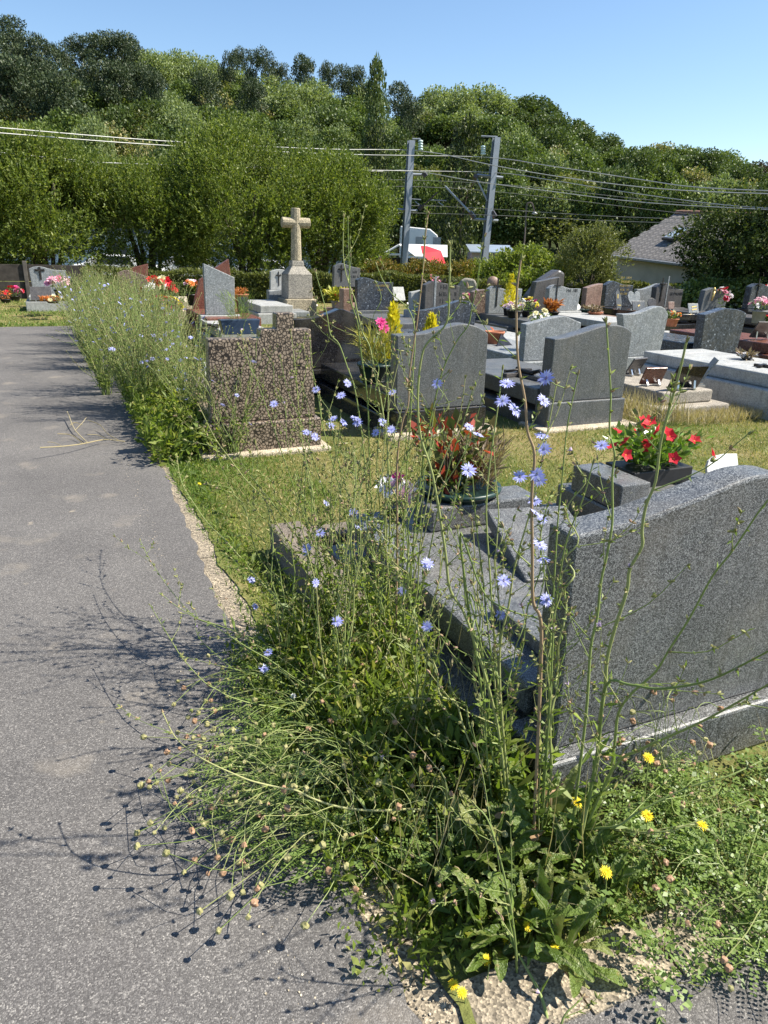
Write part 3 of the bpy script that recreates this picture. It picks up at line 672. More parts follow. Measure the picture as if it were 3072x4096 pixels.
# fronts that face the path
gP, hP, cx, z0, hw = grave('taupe granite family headstone with crucifix strip and engraved lettering', 13.30,
    [(2627, 1149), (2642, 1138), (2667, 1132), (2673, 1135), (2686, 1146), (2701, 1153), (2716, 1157), (2734, 1158)], (2617, 1230), (2722, 1229), GM['taupe'], .16, -1, slab=(.0, 1.9, .26, .44), frame=(.05, .22), slab_m=GM['taupe'])
bx = ay(2673, 1135, 13.3)[0]-cx
MB().box(bx-.015, bx+.015, -.006, .0, z0+.01, z0+.70).build('pale_strip', GM['light'], hP)
latin_cross(hP, bx-.17, z0+.14, z0+.66, .085, .035, MT['bronze'], body=True)
text(hP, 'FAMILLE', bx+.05, z0+.42, .085, MT['engrave']); text(hP, 'LE PALHES', bx+.10, z0+.28, .085, MT['engrave'])
gQ, hQ, cx, z0, hw = grave('blue pearl granite headstone with peaked top and gilt lettering', 13.70,
    [(2425, 1140), (2442, 1129), (2457, 1124), (2469, 1129), (2488, 1136), (2505, 1140), (2534, 1141)], (2416, 1226), (2526, 1226), GM['blue'], .15, -1, slab=(.0, 1.9, .30, .44), frame=(.04, .24), slab_m=GM['black'])
for i in range(5): scribble(hQ, -.02+.03*(i % 2), .30-.02*(i % 3), z0+.62-.09*i, .05, MT['gold'], 60+i)
grave('pale grey wave topped headstone between the gilt lettered stone and the family stone', 13.90,
    [(2549, 1157), (2576, 1156), (2600, 1148), (2628, 1137), (2640, 1134)], (2546, 1230), (2634, 1230), GM['light'], .12, -1, slab=(.0, 1.6, .2, .34))
gS, hS, cx, z0, hw = grave('grey granite headstone of leaning angular outline with gilt torch', 12.40,
    [(2822, 1162), (2853, 1151), (2917, 1172)], (2800, 1248), (2893, 1245), GM['fine'], .14, -1, False, slab=(.0, 1.8, .28, .42), frame=(.05, .22), slab_m=GM['taupe'])
tp = MB(); tp.tube([(-.12, -.05, z0+.24), (-.10, -.05, z0+.34), (-.09, -.05, z0+.44)], [.018, .026, .03], 8); tp.blob((-.09, -.05, z0+.48), .045, seed=2, squash=(.7, .7, 1.4)); tp.build('gilt_torch', MT['gold'], hS, True)
gT, hT, cx, z0, hw = grave('blue pearl granite headstone with round top at the right edge of the picture', 12.30,
    [(3008, 1147), (3029, 1136), (3041, 1134), (3055, 1137), (3072, 1146), (3092, 1156)], (2990, 1233), (3072, 1236), GM['blue'], .17, -1, slab=(.0, 1.9, .26, .44), frame=(.06, .22), slab_m=GM['black'])
latin_cross(hT, -.12, z0+.12, z0+.66, .08, .03, MT['bronze'], body=True)
grave('pinkish brown granite stele with veined face', 13.30, [(2348, 1152), (2381, 1141), (2412, 1134)], (2338, 1246), (2399, 1240), GM['pink'], .16, -1, slab=(-.02, 1.7, .2, .32), slab_m=GM['pink'])
gL, hL, cx, z0, hw = grave('light grey wave topped headstone with thin black cross and white grotto figure before it', 12.90,
    [(2198, 1154), (2213, 1143), (2230, 1140), (2251, 1145), (2274, 1152), (2293, 1155), (2325, 1155)], (2191, 1243), (2308, 1243), GM['light'], .14, -1, slab=(-.05, 1.9, .26, .40), frame=(.05, .2), slab_m=GM['pale'])
latin_cross(hL, -.20, z0+.08, z0+.66, .085, .024, MT['engrave'])
scribble(hL, .04, .36, z0+.50, .07, MT['engrave'], 71); scribble(hL, .05, .32, z0+.38, .07, MT['engrave'], 72)
gK, hK, cx, z0, hw = grave('tall black polished stele leaning sideways with bright slanted top', 14.20,
    [(2146, 1128), (2242, 1108)], (2122, 1238), (2208, 1236), GM['taupe'], .18, -1, False, slab=(.0, 1.6, .2, .34), slab_m=GM['black'])
gX, hX, cx, z0, hw = grave('light grey headstone with peaked shoulder and thin black cross beside a golden conifer', 12.80,
    [(1958, 1157), (1978, 1145), (2008, 1153), (2037, 1160), (2090, 1155)], (1952, 1258), (2078, 1250), GM['light'], .14, -1, slab=(-.04, 1.8, .24, .40), frame=(.05, .2), slab_m=GM['fine'])
latin_cross(hX, -.20, z0+.14, z0+.68, .09, .026, MT['engrave']); scribble(hX, -.05, .3, z0+.42, .035, MT['gold'], 73, gap=.12)
gU, hU, cx, z0, hw = grave('dark speckled granite headstone with gabled top and worn capital lettering', 12.30,
    [(1702, 1140), (1730, 1125), (1748, 1127), (1791, 1135), (1839, 1144)], (1698, 1240), (1828, 1240), GM['taupe'], .15, -1, False, slab=(.0, 1.6, .2, .34), slab_m=GM['fine'])
for i in range(4): scribble(hU, -.05+.02*(i % 2), .30, z0+.50-.125*i, .075, MT['engrave'], 80+i)
MB().box(-.16, -.12, -.006, 0, z0, z0+.6).build('carved_strip', GM['light'], hU)
grave('low pale granite side panel joined on the left of the gabled stone', 12.50, [(1644, 1169), (1668, 1165), (1688, 1160)], (1643, 1240), (1688, 1240), GM['pale'], .12, -1, slab=(.0, 1.4, .15, .26))
gV, hV, cx, z0, hw = grave('blue pearl granite headstone with rounded peak and two gilt lines', 13.40,
    [(1430, 1119), (1445, 1112), (1460, 1110), (1481, 1115), (1521, 1128), (1548, 1130), (1574, 1130)], (1428, 1241), (1566, 1239), GM['blue'], .14, -1, slab=(-.05, 1.9, .24, .38), frame=(.05, .2), slab_m=GM['fine'])
scribble(hV, .02, .30, z0+.44, .04, MT['gold'], 91, gap=.15); scribble(hV, .06, .15, z0+.36, .035, MT['gold'], 92); 
gW, hW, cx, z0, hw = grave('grey granite headstone on a narrow foot against the hedge right of the stone cross', 17.40,
    [(1337, 1066), (1355, 1055), (1371, 1053), (1389, 1060), (1417, 1069), (1442, 1072)], (1335, 1147), (1438, 1150), GM['fine'], .14, -1, pl=(-.2, -.02), slab=(-.25, 1.8, .15, .3), slab_m=GM['pink'])
latin_cross(hW, -.14, z0+.14, z0+.52, .085, .03, MT['bronze'], body=True)
scribble(hW, .05, .30, z0+.33, .06, MT['engrave'], 95); scribble(hW, .02, .32, z0+.22, .06, MT['engrave'], 96)
grave('small upright pink granite block left of the rounded blue headstone', 13.9, [(1374, 1156), (1413, 1155)], (1372, 1262), (1410, 1258), GM['pink'], .25, -1, False, pl=(.02, .02), slab=None)
grave('mottled brown granite stele half hidden beside the light cross stone', 13.1, [(1893, 1167), (1915, 1161), (1949, 1158)], (1893, 1262), (1947, 1258), GM['mott'], .14, -1, slab=(.0, 1.3, .15, .26), slab_m=GM['fine'])
gY, hY, cx, z0, hw = grave('white marble stele with dark crucifix beside the stone cross pedestal', 19.0, [(1082, 1086), (1100, 1080), (1120, 1077), (1140, 1080), (1158, 1084)], (1082, 1160), (1158, 1160), GM['pale'], .12, -1, slab=(.0, 1.0, .3, .5))
latin_cross(hY, -.03, z0+.1, z0+.46, .07, .022, MT['bronze'], body=True)
grave('plain low grey stele standing in front of the white marble stele', 17.4, [(1076, 1165), (1100, 1163), (1125, 1159), (1150, 1155)], (1075, 1245), (1150, 1245), GM['light'], .12, -1, slab=(.0, 1.5, .1, .22))
grave('tall light grey stele with slanted pointed top, plain face', 12.70, [(813, 1053), (938, 1110)], (824, 1268), (940, 1252), GM['light'], .10, -1, False, pl=(.10, .06), slab=(-.02, 1.75, .24, .38), frame=(.08, .2), slab_m=GM['pale'])
gR, hR, cx, z0, hw = grave('red granite double stele with concave flank behind the pointed grey stele', 14.30, [(797, 1120), (820, 1105), (850, 1080), (915, 1036), (922, 1098), (924, 1150)], (772, 1240), (925, 1236), GM['red'], .14, -1, False, pl=(.1, .06), slab=(.0, 1.9, .26, .42), frame=(.1, .22))
grave('pinkish wave topped headstone half hidden by the tall weeds', 17.40, [(470, 1092), (495, 1082), (520, 1082), (569, 1099), (602, 1111), (638, 1113)], (475, 1196), (640, 1196), GM['mott'], .14, -1, slab=(-.02, 1.8, .2, .34), slab_m=GM['mott'])
grave('brown granite stele with slanted top peeping over the pinkish wave stone', 18.9, [(521, 1073), (592, 1055)], (521, 1150), (592, 1150), GM['red'], .14, -1, False, slab=None)
gZ, hZ, cx, z0, hw = grave('light grey wave topped headstone on the lawn at the far end of the path', 20.2,
    [(115, 1075), (132, 1068), (153, 1066), (174, 1069), (195, 1075), (220, 1080), (263, 1082)], (135, 1180), (268, 1180), GM['light'], .14, -1, slab=(-.02, 1.0, .24, .34), frame=(.10, .22), slab_m=GM['pale'])
latin_cross(hZ, -.17, z0+.36, z0+.66, .11, .05, MT['bronze'], body=True)
# low tombs without visible stele
def tomb(label, x0, x1, y0, y1, steps, m, cat='tomb'):
    e = empty('tomb', ((x0+x1)/2, (y0+y1)/2, 0), 0, label, cat); hx, hy = (x1-x0)/2, (y1-y0)/2; z = -.04
    for i, (ins, zz) in enumerate(steps):
        bev(MB().box(-hx+ins, hx-ins, -hy+ins, hy-ins, z, zz), 'slab' if i == len(steps)-1 else 'step', m, e, .018); z = zz+.001
    RECTS.append((x0-.05, x1+.05, y0-.05, y1+.05)); return e
tomb('long white granite slab tomb cut by the right edge, with a withered posy on it', 6.52, 7.7, 4.9, 7.15, [(0, .30), (.10, .445)], GM['pale'])
tomb('old weathered concrete tomb with two steps carrying small plaques', 5.35, 6.3, 5.35, 7.2, [(0, .13), (.13, .26)], MT['concrete'])
tomb('red granite slab tomb at the right edge carrying a tilted grey plaque', 9.55, 10.7, 7.6, 9.8, [(0, .22), (.08, .38)], GM['red'])
tomb('pale concrete slab tomb with sloping lid beside the red granite stele', 2.15, 3.2, 16.0, 17.9, [(0, .25), (.06, .42)], MT['concrete_tan'])
tomb('pale slab tomb behind the pointed grey stele', 3.75, 4.6, 15.4, 17.4, [(0, .22), (.06, .38)], GM['pale'])
tomb('grey slab tomb beyond the near grave with planter of red flowers', 2.55, 3.75, 1.9, 3.42, [(0, .10), (.07, .25)], GM['fine'])
tomb('pink edged low tomb between the pink block and the hedge', 5.6, 6.7, 15.2, 16.9, [(0, .14), (.08, .24)], GM['pink'])
tomb('grey granite slab tomb behind the round topped grey stone', 3.9, 4.8, 8.6, 10.4, [(0, .18), (.06, .30)], GM['fine'])
tomb('light slab tomb with terracotta pot behind the grey round shouldered stone', 6.3, 7.1, 9.3, 11.0, [(0, .16), (.06, .28)], GM['pale'])
tomb('grey slab tomb in front of the taupe family headstone', 9.4, 10.3, 9.9, 11.2, [(0, .16), (.06, .28)], GM['pale'])
e = empty('stone_border', (.95, 2.95, 0), 0, 'rough concrete border block lying beside the path at the near grave', 'border')
bev(MB().box(-.085, .085, -.58, .52, -.03, .17), 'border_block', MT['concrete_dark'], e, .012)
bev(MB().box(.09, .95, .36, .52, -.03, .13), 'border_block', MT['concrete_dark'], e, .012)
RECTS.append((.85, 1.05, 2.35, 3.5))
e = empty('stone_border', (2.26, 2.75, 0), 0, 'concrete border strip between the near grave and the next slab tomb', 'border')
bev(MB().box(-.09, .09, -.9, .6, -.03, .16), 'border_block', MT['concrete_dark'], e, .012)
bl = empty('granite_block', (2.72, 3.10, .251), 0, 'low square granite block on the slab tomb behind the nearest headstone', 'block')
bev(MB().box(-.10, .10, -.30, .12, 0, .15), 'block_body', GM['salt'], bl, .008)
# ---------------------------------------------------------------- the calvary cross
Yc = 16.6; pc = ay(1206, 1250, Yc); S = (ay(1255, 1150, Yc)[0]-ay(1157, 1150, Yc)[0])
zz = lambda v: float(ay(1206, v, Yc)[2])
cr = empty('calvary_cross', (pc[0], Yc+.35, 0), 0, 'lichened stone calvary cross on tall tapered pedestal in the middle of the cemetery', 'cross')
h = S/2
bev(MB().box(-h*1.26, h*1.26, -h*1.26, h*1.26, -.05, zz(1197)), 'base', GM['lichen'], cr, .02)
b = MB(); T0 = zz(1197)+.001; T1 = zz(1100)
def frust(b, r0, z0, r1, z1): b.add([(-r0,-r0,z0),(r0,-r0,z0),(r0,r0,z0),(-r0,r0,z0),(-r1,-r1,z1),(r1,-r1,z1),(r1,r1,z1),(-r1,r1,z1)], [(0,3,2,1),(4,5,6,7),(0,1,5,4),(1,2,6,5),(2,3,7,6),(3,0,4,7)])
frust(b, h*1.02, T0, h*.97, T1); bev(b, 'pedestal', GM['stone'], cr, .015)
b = MB(); frust(b, h*1.0, T1+.001, h*.50, zz(1066)); frust(b, h*.50, zz(1066)+.001, h*.46, zz(1044)); bev(b, 'pedestal_cap', GM['stone'], cr, .012)
rs = .115; b = MB(); zt = zz(830); za = zz(890)
b.tube([(0, 0, zz(1044)), (0, 0, (zz(1044)+za)/2), (0, 0, zt)], [rs*1.12, rs*1.02, rs*.95], 12); bev(b, 'shaft', GM['lichen'], cr, .012)
b = MB(); aw = (ay(1262, 890, Yc)[0]-ay(1150, 890, Yc)[0])/2
b.tube([(-aw, 0, za), (0, 0, za), (aw, 0, za)], rs*.98, 12); bev(b, 'arm', GM['lichen'], cr, .012)
RECTS.append((pc[0]-.8, pc[0]+.8, Yc-.4, Yc+1.1))
# ================================================================== flowers, pots, plaques on the graves
def petal_flower(name, m, mc, n=10, layers=1, cup=.35, wid=.5, seed=0, notch=False):
    """flower of radius 1 facing +z: ring(s) of real petals and a centre"""
    r = np.random.default_rng(seed); parts = []; 
    for l in range(layers):
        k = n if l == 0 else max(5, int(n*.7)); a = np.arange(k)*2*math.pi/k+l*.35+r.normal(size=k)*.06
        el = cup+.35*l; D = np.stack([np.cos(a)*math.cos(el), np.sin(a)*math.cos(el), np.full(k, math.sin(el))], 1)
        Nn = np.stack([-np.cos(a)*math.sin(el), -np.sin(a)*math.sin(el), np.full(k, math.cos(el))], 1)
        L = (1-.25*l)*(.9+.2*r.random(k))
        V, F = leaves(D*.06, D, Nn, L, L*wid, .10, .12); parts.append((V, F))
    V, F = merge(parts); nf = len(F)
    V2 = np.array([[.16*math.cos(q), .16*math.sin(q), .12] for q in np.arange(4)*math.pi/2]); F2 = np.array([[0, 1, 2, 3]])
    V, F = merge([(V, F), (V2, F2)])
    return np_mesh(name, V, F, [m, mc], np.concatenate([np.zeros(nf), np.ones(1)]))
def petalm(name, col, col2=None, trans=.3): return leafmat(name, [(0, tuple(c*.75 for c in col)), (.6, col), (1, col2 or tuple(min(1, c*1.25) for c in col))], trans, (1.1, 1.05, 1.1), .6, .2)
PM = {'pink': petalm('pink_petals', (.70, .22, .34), (.85, .50, .58)), 'red': petalm('red_petals', (.50, .022, .035)), 'white': petalm('white_petals', (.78, .76, .70)),
      'cream': petalm('cream_petals', (.78, .66, .36)), 'yellow': petalm('yellow_petals', (.80, .56, .03)), 'orange': petalm('orange_petals', (.75, .22, .06)), 'magenta': petalm('magenta_petals', (.55, .06, .22)),
      'rose': petalm('rose_petals', (.78, .45, .52), (.88, .72, .74)), 'blue': petalm('chicory_petals', (.33, .35, .74), (.52, .54, .86)), 'lilac': petalm('lilac_petals', (.45, .36, .48))}
GC = {'mid': leafmat('pot_leaves', [(0, (.05, .085, .02)), (1, (.12, .18, .04))], .3), 'gold': leafmat('golden_conifer', [(0, (.38, .33, .02)), (1, (.70, .60, .05))], .3), 'straw': leafmat('straw', [(0, (.22, .15, .06)), (1, (.42, .30, .13))], .2),
      'redleaf': leafmat('red_leaves', [(0, (.05, .07, .02)), (.5, (.09, .11, .03)), (.65, (.20, .035, .02)), (1, (.30, .05, .03))], .3), 'rust': leafmat('rust_leaves', [(0, (.22, .07, .02)), (1, (.40, .16, .05))], .25), 'dull': leafmat('dull_twigs', [(0, (.13, .10, .075)), (1, (.22, .17, .12))], .2),
      'glossy': leafmat('mandevilla_leaves', [(0, (.05, .10, .015)), (1, (.13, .22, .03))], .3, rough=.3, spec=.5)}
FL = {k: petal_flower('blossom', PM[k], PM['yellow' if k in ('white',) else k], 9, 3, .25, .62, 5) for k in ('pink', 'red', 'white', 'cream', 'yellow', 'orange', 'magenta', 'rose', 'lilac')}
def tuft(name, m, seed, n, r, h, L, wl=.35, up=.8, droop=.1):
    g = np.random.default_rng(seed); a = g.random(n)*6.28; q = r*np.sqrt(g.random(n)); z = h*g.random(n)
    C = np.stack([np.cos(a)*q*(.4+.6*z/h), np.sin(a)*q*(.4+.6*z/h), z], 1); D = unit(np.stack([np.cos(a)*.7, np.sin(a)*.7, np.full(n, up)], 1)+g.normal(size=(n, 3))*.45)
    Ls = L*(.6+.7*g.random(n)); V, F = leaves(C, D, unit(g.normal(size=(n, 3))+np.array([0, 0, 1.])), Ls, Ls*wl, .15, droop); return np_mesh(name, V, F, m)
def pot(e, r0, r1, h, m, soil=True, k=22):
    b = MB().lathe([(r0*.96, 0), (r0, .01), (r1*.97, h*.86), (r1*1.05, h*.87), (r1*1.06, h), (r1*.93, h), (r1*.90, h*.88)], k)
    b.build('pot', m, e, True)
    if soil: MB().lathe([(0.001, h*.86), (r1*.92, h*.87)], k, close=False).build('potting_soil', MT['soil'], e)
def arrange(label, pos, name='flower_pot', pr=(.06, .08), ph=.12, pm=None, leaf=None, blooms=(), br=.12, bh=.15, bs=.035, seed=1, cat='flowers', nb=10, rz=0, foliage_r=None, leafn=120, leafL=.06, up=.6):
    e = empty(name, pos, rz, label, cat); r = random.Random(seed)
    if pm: pot(e, pr[0], pr[1], ph, pm)
    z = ph if pm else 0.0
    if leaf is not None:
        link('foliage', tuft('foliage', leaf, seed, leafn, foliage_r or br*1.05, bh*.8, leafL, .4, up), e, (0, 0, z*.9))
    for i in range(nb if blooms else 0):
        a = r.uniform(0, 6.28); q = br*math.sqrt(r.random()); zz_ = z+bh*(1-.55*(q/br)**2)*r.uniform(.8, 1.0)
        o = link('blossom', FL[r.choice(blooms)], e, (math.cos(a)*q, math.sin(a)*q, zz_), (r.uniform(-.3, .3)-math.sin(a)*q/br*-.9 if False else math.sin(a)*-1*q/br*.9+.5, math.cos(a)*q/br*.9, r.uniform(0, 6)), bs*r.uniform(.85, 1.2))
    return e
def on(u, v, z): return tuple(gp(u, v, z))
arrange('bowl of yellow, cream and pink flowers before the light cross headstone', on(2110, 1268, .40), 'flower_bowl', (.10, .14), .12, MT['black_plastic'], GC['mid'], ('cream', 'yellow', 'white', 'magenta'), .20, .24, .05, 2, nb=26)
arrange('black bowl of pale peach roses beside the golden conifer', on(2055, 1272, .40), 'flower_bowl', (.10, .15), .14, MT['black_plastic'], GC['mid'], ('rose', 'white', 'cream'), .19, .15, .055, 3, nb=20)
def conifer(label, pos, h, r, pm, seed, pr=.12, ph=.14):
    e = empty('potted_conifer', pos, 0, label, 'plant'); pot(e, pr*.8, pr, ph, pm)
    g = np.random.default_rng(seed); n = 900; z = h*g.random(n)**1.2; a = g.random(n)*6.28; q = r*(1-z/h)**.8*(.5+.5*g.random(n))*(1+.3*np.sin(a*3+z*20))
    C = np.stack([np.cos(a)*q, np.sin(a)*q, ph*.85+z], 1); D = unit(np.stack([np.cos(a)*.4, np.sin(a)*.4, np.ones(n)], 1)+g.normal(size=(n, 3))*.25)
    V, F = leaves(C, D, unit(g.normal(size=(n, 3))), .07*(.6+.6*g.random(n)), .022, .2); link('foliage', np_mesh('foliage', V, F, GC['gold']), e); return e
conifer('pointed golden conifer in a pot before the light cross headstone', on(2035, 1262, .40), .62, .16, MT['black_plastic'], 4)
conifer('bright yellow conifer in a large dark green tub behind the weeds', (2.93, 6.55, .36), .50, .13, MT['green_plastic'], 5, .2, .2)
conifer('yellow conifer peeping over the round shouldered grey headstone', (3.62, 7.05, .36), .40, .14, MT['black_plastic'], 6)
e = arrange('wispy yellow grass plant with a red bloom in a tub behind the weeds', (2.66, 6.32, .36), 'tub_plant', (.13, .17), .18, MT['green_plastic'], None, (), seed=8, cat='plant')
link('foliage', tuft('foliage', leafmat('yellow_grass', [(0, (.14, .15, .03)), (1, (.34, .31, .08))], .3), 9, 420, .17, .26, .19, .05, 1.2, .25), e, (0, 0, .15))
for q in ((.02, -.06, .56), (.07, -.02, .50)): link('blossom', FL['magenta'], e, q, (1.0, 0, 0), .055)
arrange('red and orange flowering pot between the yellow conifers', (3.05, 6.75, .36), 'flower_pot', (.10, .13), .13, MT['terracotta'], GC['redleaf'], ('orange', 'red'), .20, .20, .035, 10, nb=14)
arrange('white glazed pot of dry heather at the foot of the stone cross', on(1243, 1262, .0)[:2]+(.0,), 'heather_pot', (.12, .16), .26, MT['white_pot'], GC['dull'], (), .2, .24, seed=11, cat='plant', leafn=420, leafL=.06, up=1.2)
arrange('terracotta pot with an orange bloom beside the tent shaped plaque', on(1975, 1385, .30), 'flower_pot', (.10, .135), .21, MT['terracotta'], None, ('orange',), .06, .05, .03, 12, nb=1)
arrange('rust coloured dry plant in a low bowl before the grotto figure', on(2205, 1262, .40), 'dry_plant_pot', (.12, .17), .08, MT['black_plastic'], GC['rust'], (), .17, .26, seed=13, cat='plant', leafn=260, leafL=.10)
arrange('green bowl of faded plants by the pink stele', on(2350, 1262, .33), 'plant_bowl', (.13, .17), .13, MT['green_plastic'], GC['dull'], (), .15, .09, seed=14, cat='plant', leafn=120)
arrange('terracotta bowl of faded heather by the pink stele', on(2378, 1272, .33), 'plant_bowl', (.10, .15), .12, MT['terracotta'], GC['dull'], (), .16, .16, seed=15, cat='plant', leafn=260)
arrange('tall bouquet of pink and red flowers leaning on the torch headstone', on(2878, 1248, .42), 'bouquet', (.07, .10), .10, MT['grey_pot'], GC['mid'], ('pink', 'red', 'pink', 'white'), .20, .46, .06, 16, nb=26)
arrange('pink and white bouquet in a square dark vase before the round topped headstone', on(3030, 1292, .40), 'bouquet', (.11, .13), .24, MT['grey_pot'], GC['mid'], ('rose', 'pink', 'white'), .20, .24, .06, 17, nb=22)
arrange('red and pink bouquet in a pink granite jardiniere at the right edge', on(3060, 1236, .45), 'bouquet', (.13, .16), .32, GM['pink'], GC['mid'], ('red', 'pink', 'white'), .22, .25, .06, 18, nb=24)
arrange('small red posy in a dark pot at the right edge', on(3068, 1315, .30), 'posy', (.08, .10), .14, MT['black_plastic'], GC['mid'], ('red',), .10, .12, .04, 19, nb=10)
arrange('terracotta pot of orange and yellow leaves beyond the light rounded stone', on(2684, 1305, .35), 'plant_pot', (.09, .12), .14, MT['terracotta'], GC['mid'], ('orange', 'cream'), .14, .14, .04, 20, nb=12)
arrange('white flowers peeping over the dark wave topped headstone', (5.75, 8.1, .36), 'posy', (.09, .12), .30, MT['white_pot'], GC['mid'], ('white', 'cream'), .13, .22, .045, 21, nb=12)
arrange('small pot of dark red flowers at the edge of the light pointed headstone', (6.55, 9.2, .28), 'flower_pot', (.09, .12), .14, MT['black_plastic'], GC['mid'], ('red',), .12, .12, .035, 22, nb=10)
arrange('pink bouquet on the mottled brown tomb left of the light cross stone', on(1872, 1262, .30), 'bouquet', (.10, .13), .24, MT['white_pot'], GC['mid'], ('pink', 'magenta', 'rose'), .17, .22, .055, 23, nb=20)
arrange('yellow and red leafy planting beside the small pink block', on(1350, 1235, .24), 'plant_pot', (.12, .15), .18, MT['grey_pot'], leafmat('yellow_variegated', [(0, (.12, .16, .02)), (1, (.50, .45, .08))], .3), ('red', 'orange'), .28, .30, .03, 24, nb=6, leafn=260, leafL=.14)
arrange('terracotta trough of dried brown plants behind the pointed stele', on(960, 1205, .38), 'plant_trough', (.17, .2), .16, MT['terracotta'], GC['rust'], (), .2, .16, seed=25, cat='plant', leafn=200)
arrange('peach and white bouquet against the red granite stele', on(768, 1222, .42), 'bouquet', (.07, .10), .22, MT['black_plastic'], GC['mid'], ('rose', 'white', 'orange'), .17, .30, .055, 26, nb=18)
arrange('large red and white flower arrangement half hidden by the tall weeds', (1.75, 15.2, .34), 'bouquet', (.12, .16), .2, MT['black_plastic'], GC['mid'], ('red', 'white', 'cream', 'red'), .34, .42, .08, 27, nb=34)
arrange('mixed red and cream flowers lower down behind the tall weeds', (1.62, 13.4, .2), 'bouquet', (.12, .16), .16, MT['black_plastic'], GC['mid'], ('red', 'cream', 'magenta', 'yellow'), .34, .36, .07, 28, nb=28)
arrange('pink hydrangea bouquet on the grave at the end of the path', on(246, 1200, .34), 'bouquet', (.09, .13), .22, MT['black_plastic'], GC['mid'], ('rose', 'pink', 'rose'), .26, .26, .085, 29, nb=26)
arrange('flat orange wreath on the grave at the end of the path', on(212, 1212, .34), 'wreath', (.10, .14), .04, MT['black_plastic'], GC['rust'], ('orange', 'cream'), .24, .10, .05, 30, nb=14)
arrange('small red flowers before the dark panel wall', on(62, 1205, 0), 'flower_pot', (.10, .13), .14, MT['black_plastic'], GC['mid'], ('pink', 'red', 'magenta'), .22, .28, .06, 31, nb=18)
arrange('rust red flowers before the dark panel wall at the left edge', on(25, 1212, 0), 'flower_pot', (.10, .13), .1, MT['black_plastic'], GC['rust'], ('orange', 'red'), .2, .26, .04, 32, nb=10)
arrange('withered dark posy lying on the white slab tomb', on(2985, 1438, .447), 'posy', (.05, .06), .02, MT['black_plastic'], GC['dull'], ('lilac', 'white'), .10, .06, .035, 33, nb=7, leafn=90, leafL=.08)
arrange('green bowl of red leaved shrub on the nearest grave', (1.72, 2.98, .292), 'shrub_bowl', (.15, .205), .16, MT['green_plastic'], None, (), seed=34, cat='plant')
sb = bpy.data.objects['shrub_bowl']
link('foliage', tuft('foliage', GC['redleaf'], 35, 230, .22, .34, .075, .5, .9), sb, (-.05, 0, .13)); link('dry_foliage', tuft('foliage', GC['dull'], 36, 700, .13, .24, .09, .08, 1.3), sb, (.11, -.02, .13))
b = MB(); r = random.Random(5)
for i in range(16): a = r.uniform(0, 6.28); q = r.uniform(.02, .2); b.tube([(math.cos(a)*q*.3-.05, math.sin(a)*q*.3, .12), (math.cos(a)*q*.7-.05, math.sin(a)*q*.7, .3), (math.cos(a)*q-.05, math.sin(a)*q, r.uniform(.36, .52))], [.004, .003, .0015], 4)
b.build('stems', MT['bark'], sb)
arrange('pink and white magnolia spray on the nearest grave beside the green bowl', (1.42, 3.08, .292), 'artificial_flowers', (.05, .06), .05, MT['black_plastic'], None, ('white', 'rose', 'magenta'), .10, .16, .055, 37, nb=8)
arrange('pink upright spray against the hedge among the grave stones', (7.7, 15.0, 0), 'flower_spray', (.08, .1), .1, MT['black_plastic'], GC['dull'], ('pink', 'orange', 'rose'), .26, 1.1, .03, 38, nb=34, leafn=160, leafL=.08)
# planter with red mandevilla on the slab tomb behind the nearest stone
pl = empty('planter', (3.27, 3.22, .252), 0, 'square black planter with red trumpet flowers and glossy leaves on the slab tomb', 'flowers')
bb = MB().box(-.30, .16, -.13, .13, 0, .10); bb.build('pot', MT['black_plastic'], pl, bevel=.006)
link('foliage', tuft('foliage', GC['glossy'], 40, 520, .28, .17, .062, .5, .7), pl, (-.05, 0, .10), sc=(1.25, .85, 1.0))
r = random.Random(3)
trum = petal_flower('blossom', PM['red'], PM['orange'], 5, 1, .5, .85, 9)
for i in range(19):
    a = r.uniform(0, 6.28); q = .36*math.sqrt(r.random()); link('blossom', trum, pl, (-.05+math.cos(a)*q*1.15, math.sin(a)*q*.75, .15+r.uniform(.05, .2)*(1-(q/.4)**2)+.03), (r.uniform(.3, 1.2), r.uniform(-.8, .8), r.uniform(0, 6)), .042)
# ---------------------------------------------------------------- plaques
def plaque(label, pos, w, h, m, rz=0.0, tilt=20, poly=None, name='memorial_plaque', feet=True, marks=None, thick=.02):
    e = empty(name, pos, rz, label, 'plaque')
    T = Matrix.Rotation(R_(-tilt), 4, 'X'); pp = poly or [(-w/2, 0), (w/2, 0), (w/2, h), (-w/2, h)]
    b = MB().prism(pp, 0, thick, T=Matrix.Translation((0, 0, .022)) @ T); b.build('panel', m, e, bevel=.003)
    if feet:
        for sx in (-w*.28, w*.28): MB().box(sx-.012, sx+.012, -.02, .09, 0, .02).add([(sx-.011, .02, .02), (sx+.011, .02, .02), (sx+.011, .085, .02), (sx-.011, .085, .02), (sx-.011, h*.35*math.sin(R_(tilt))+.022, h*.35), (sx+.011, h*.35*math.sin(R_(tilt))+.022, h*.35)], [(2, 3, 4, 5)]).build('foot', MT['steel'], e)
    if marks:
        for (x, z, ww, hh, ang) in marks:
            MB().box(-ww/2, ww/2, -.004, 0, -hh/2, hh/2, T=Matrix.Translation((0, 0, .022)) @ T @ Matrix.Translation((x, -.001, z)) @ Matrix.Rotation(R_(ang), 4, 'Y')).build('gilt_bar', MT['gold'], e)
    return e
ell = lambda w, h, n=18: [(w/2*math.sin(2*math.pi*k/n), h/2-h/2*math.cos(2*math.pi*k/n)) for k in range(n)]
heart = [(0, 0), (.16, .17), (.20, .27), (.17, .35), (.10, .38), (.03, .35), (0, .30), (-.03, .35), (-.10, .38), (-.17, .35), (-.20, .27), (-.16, .17)]
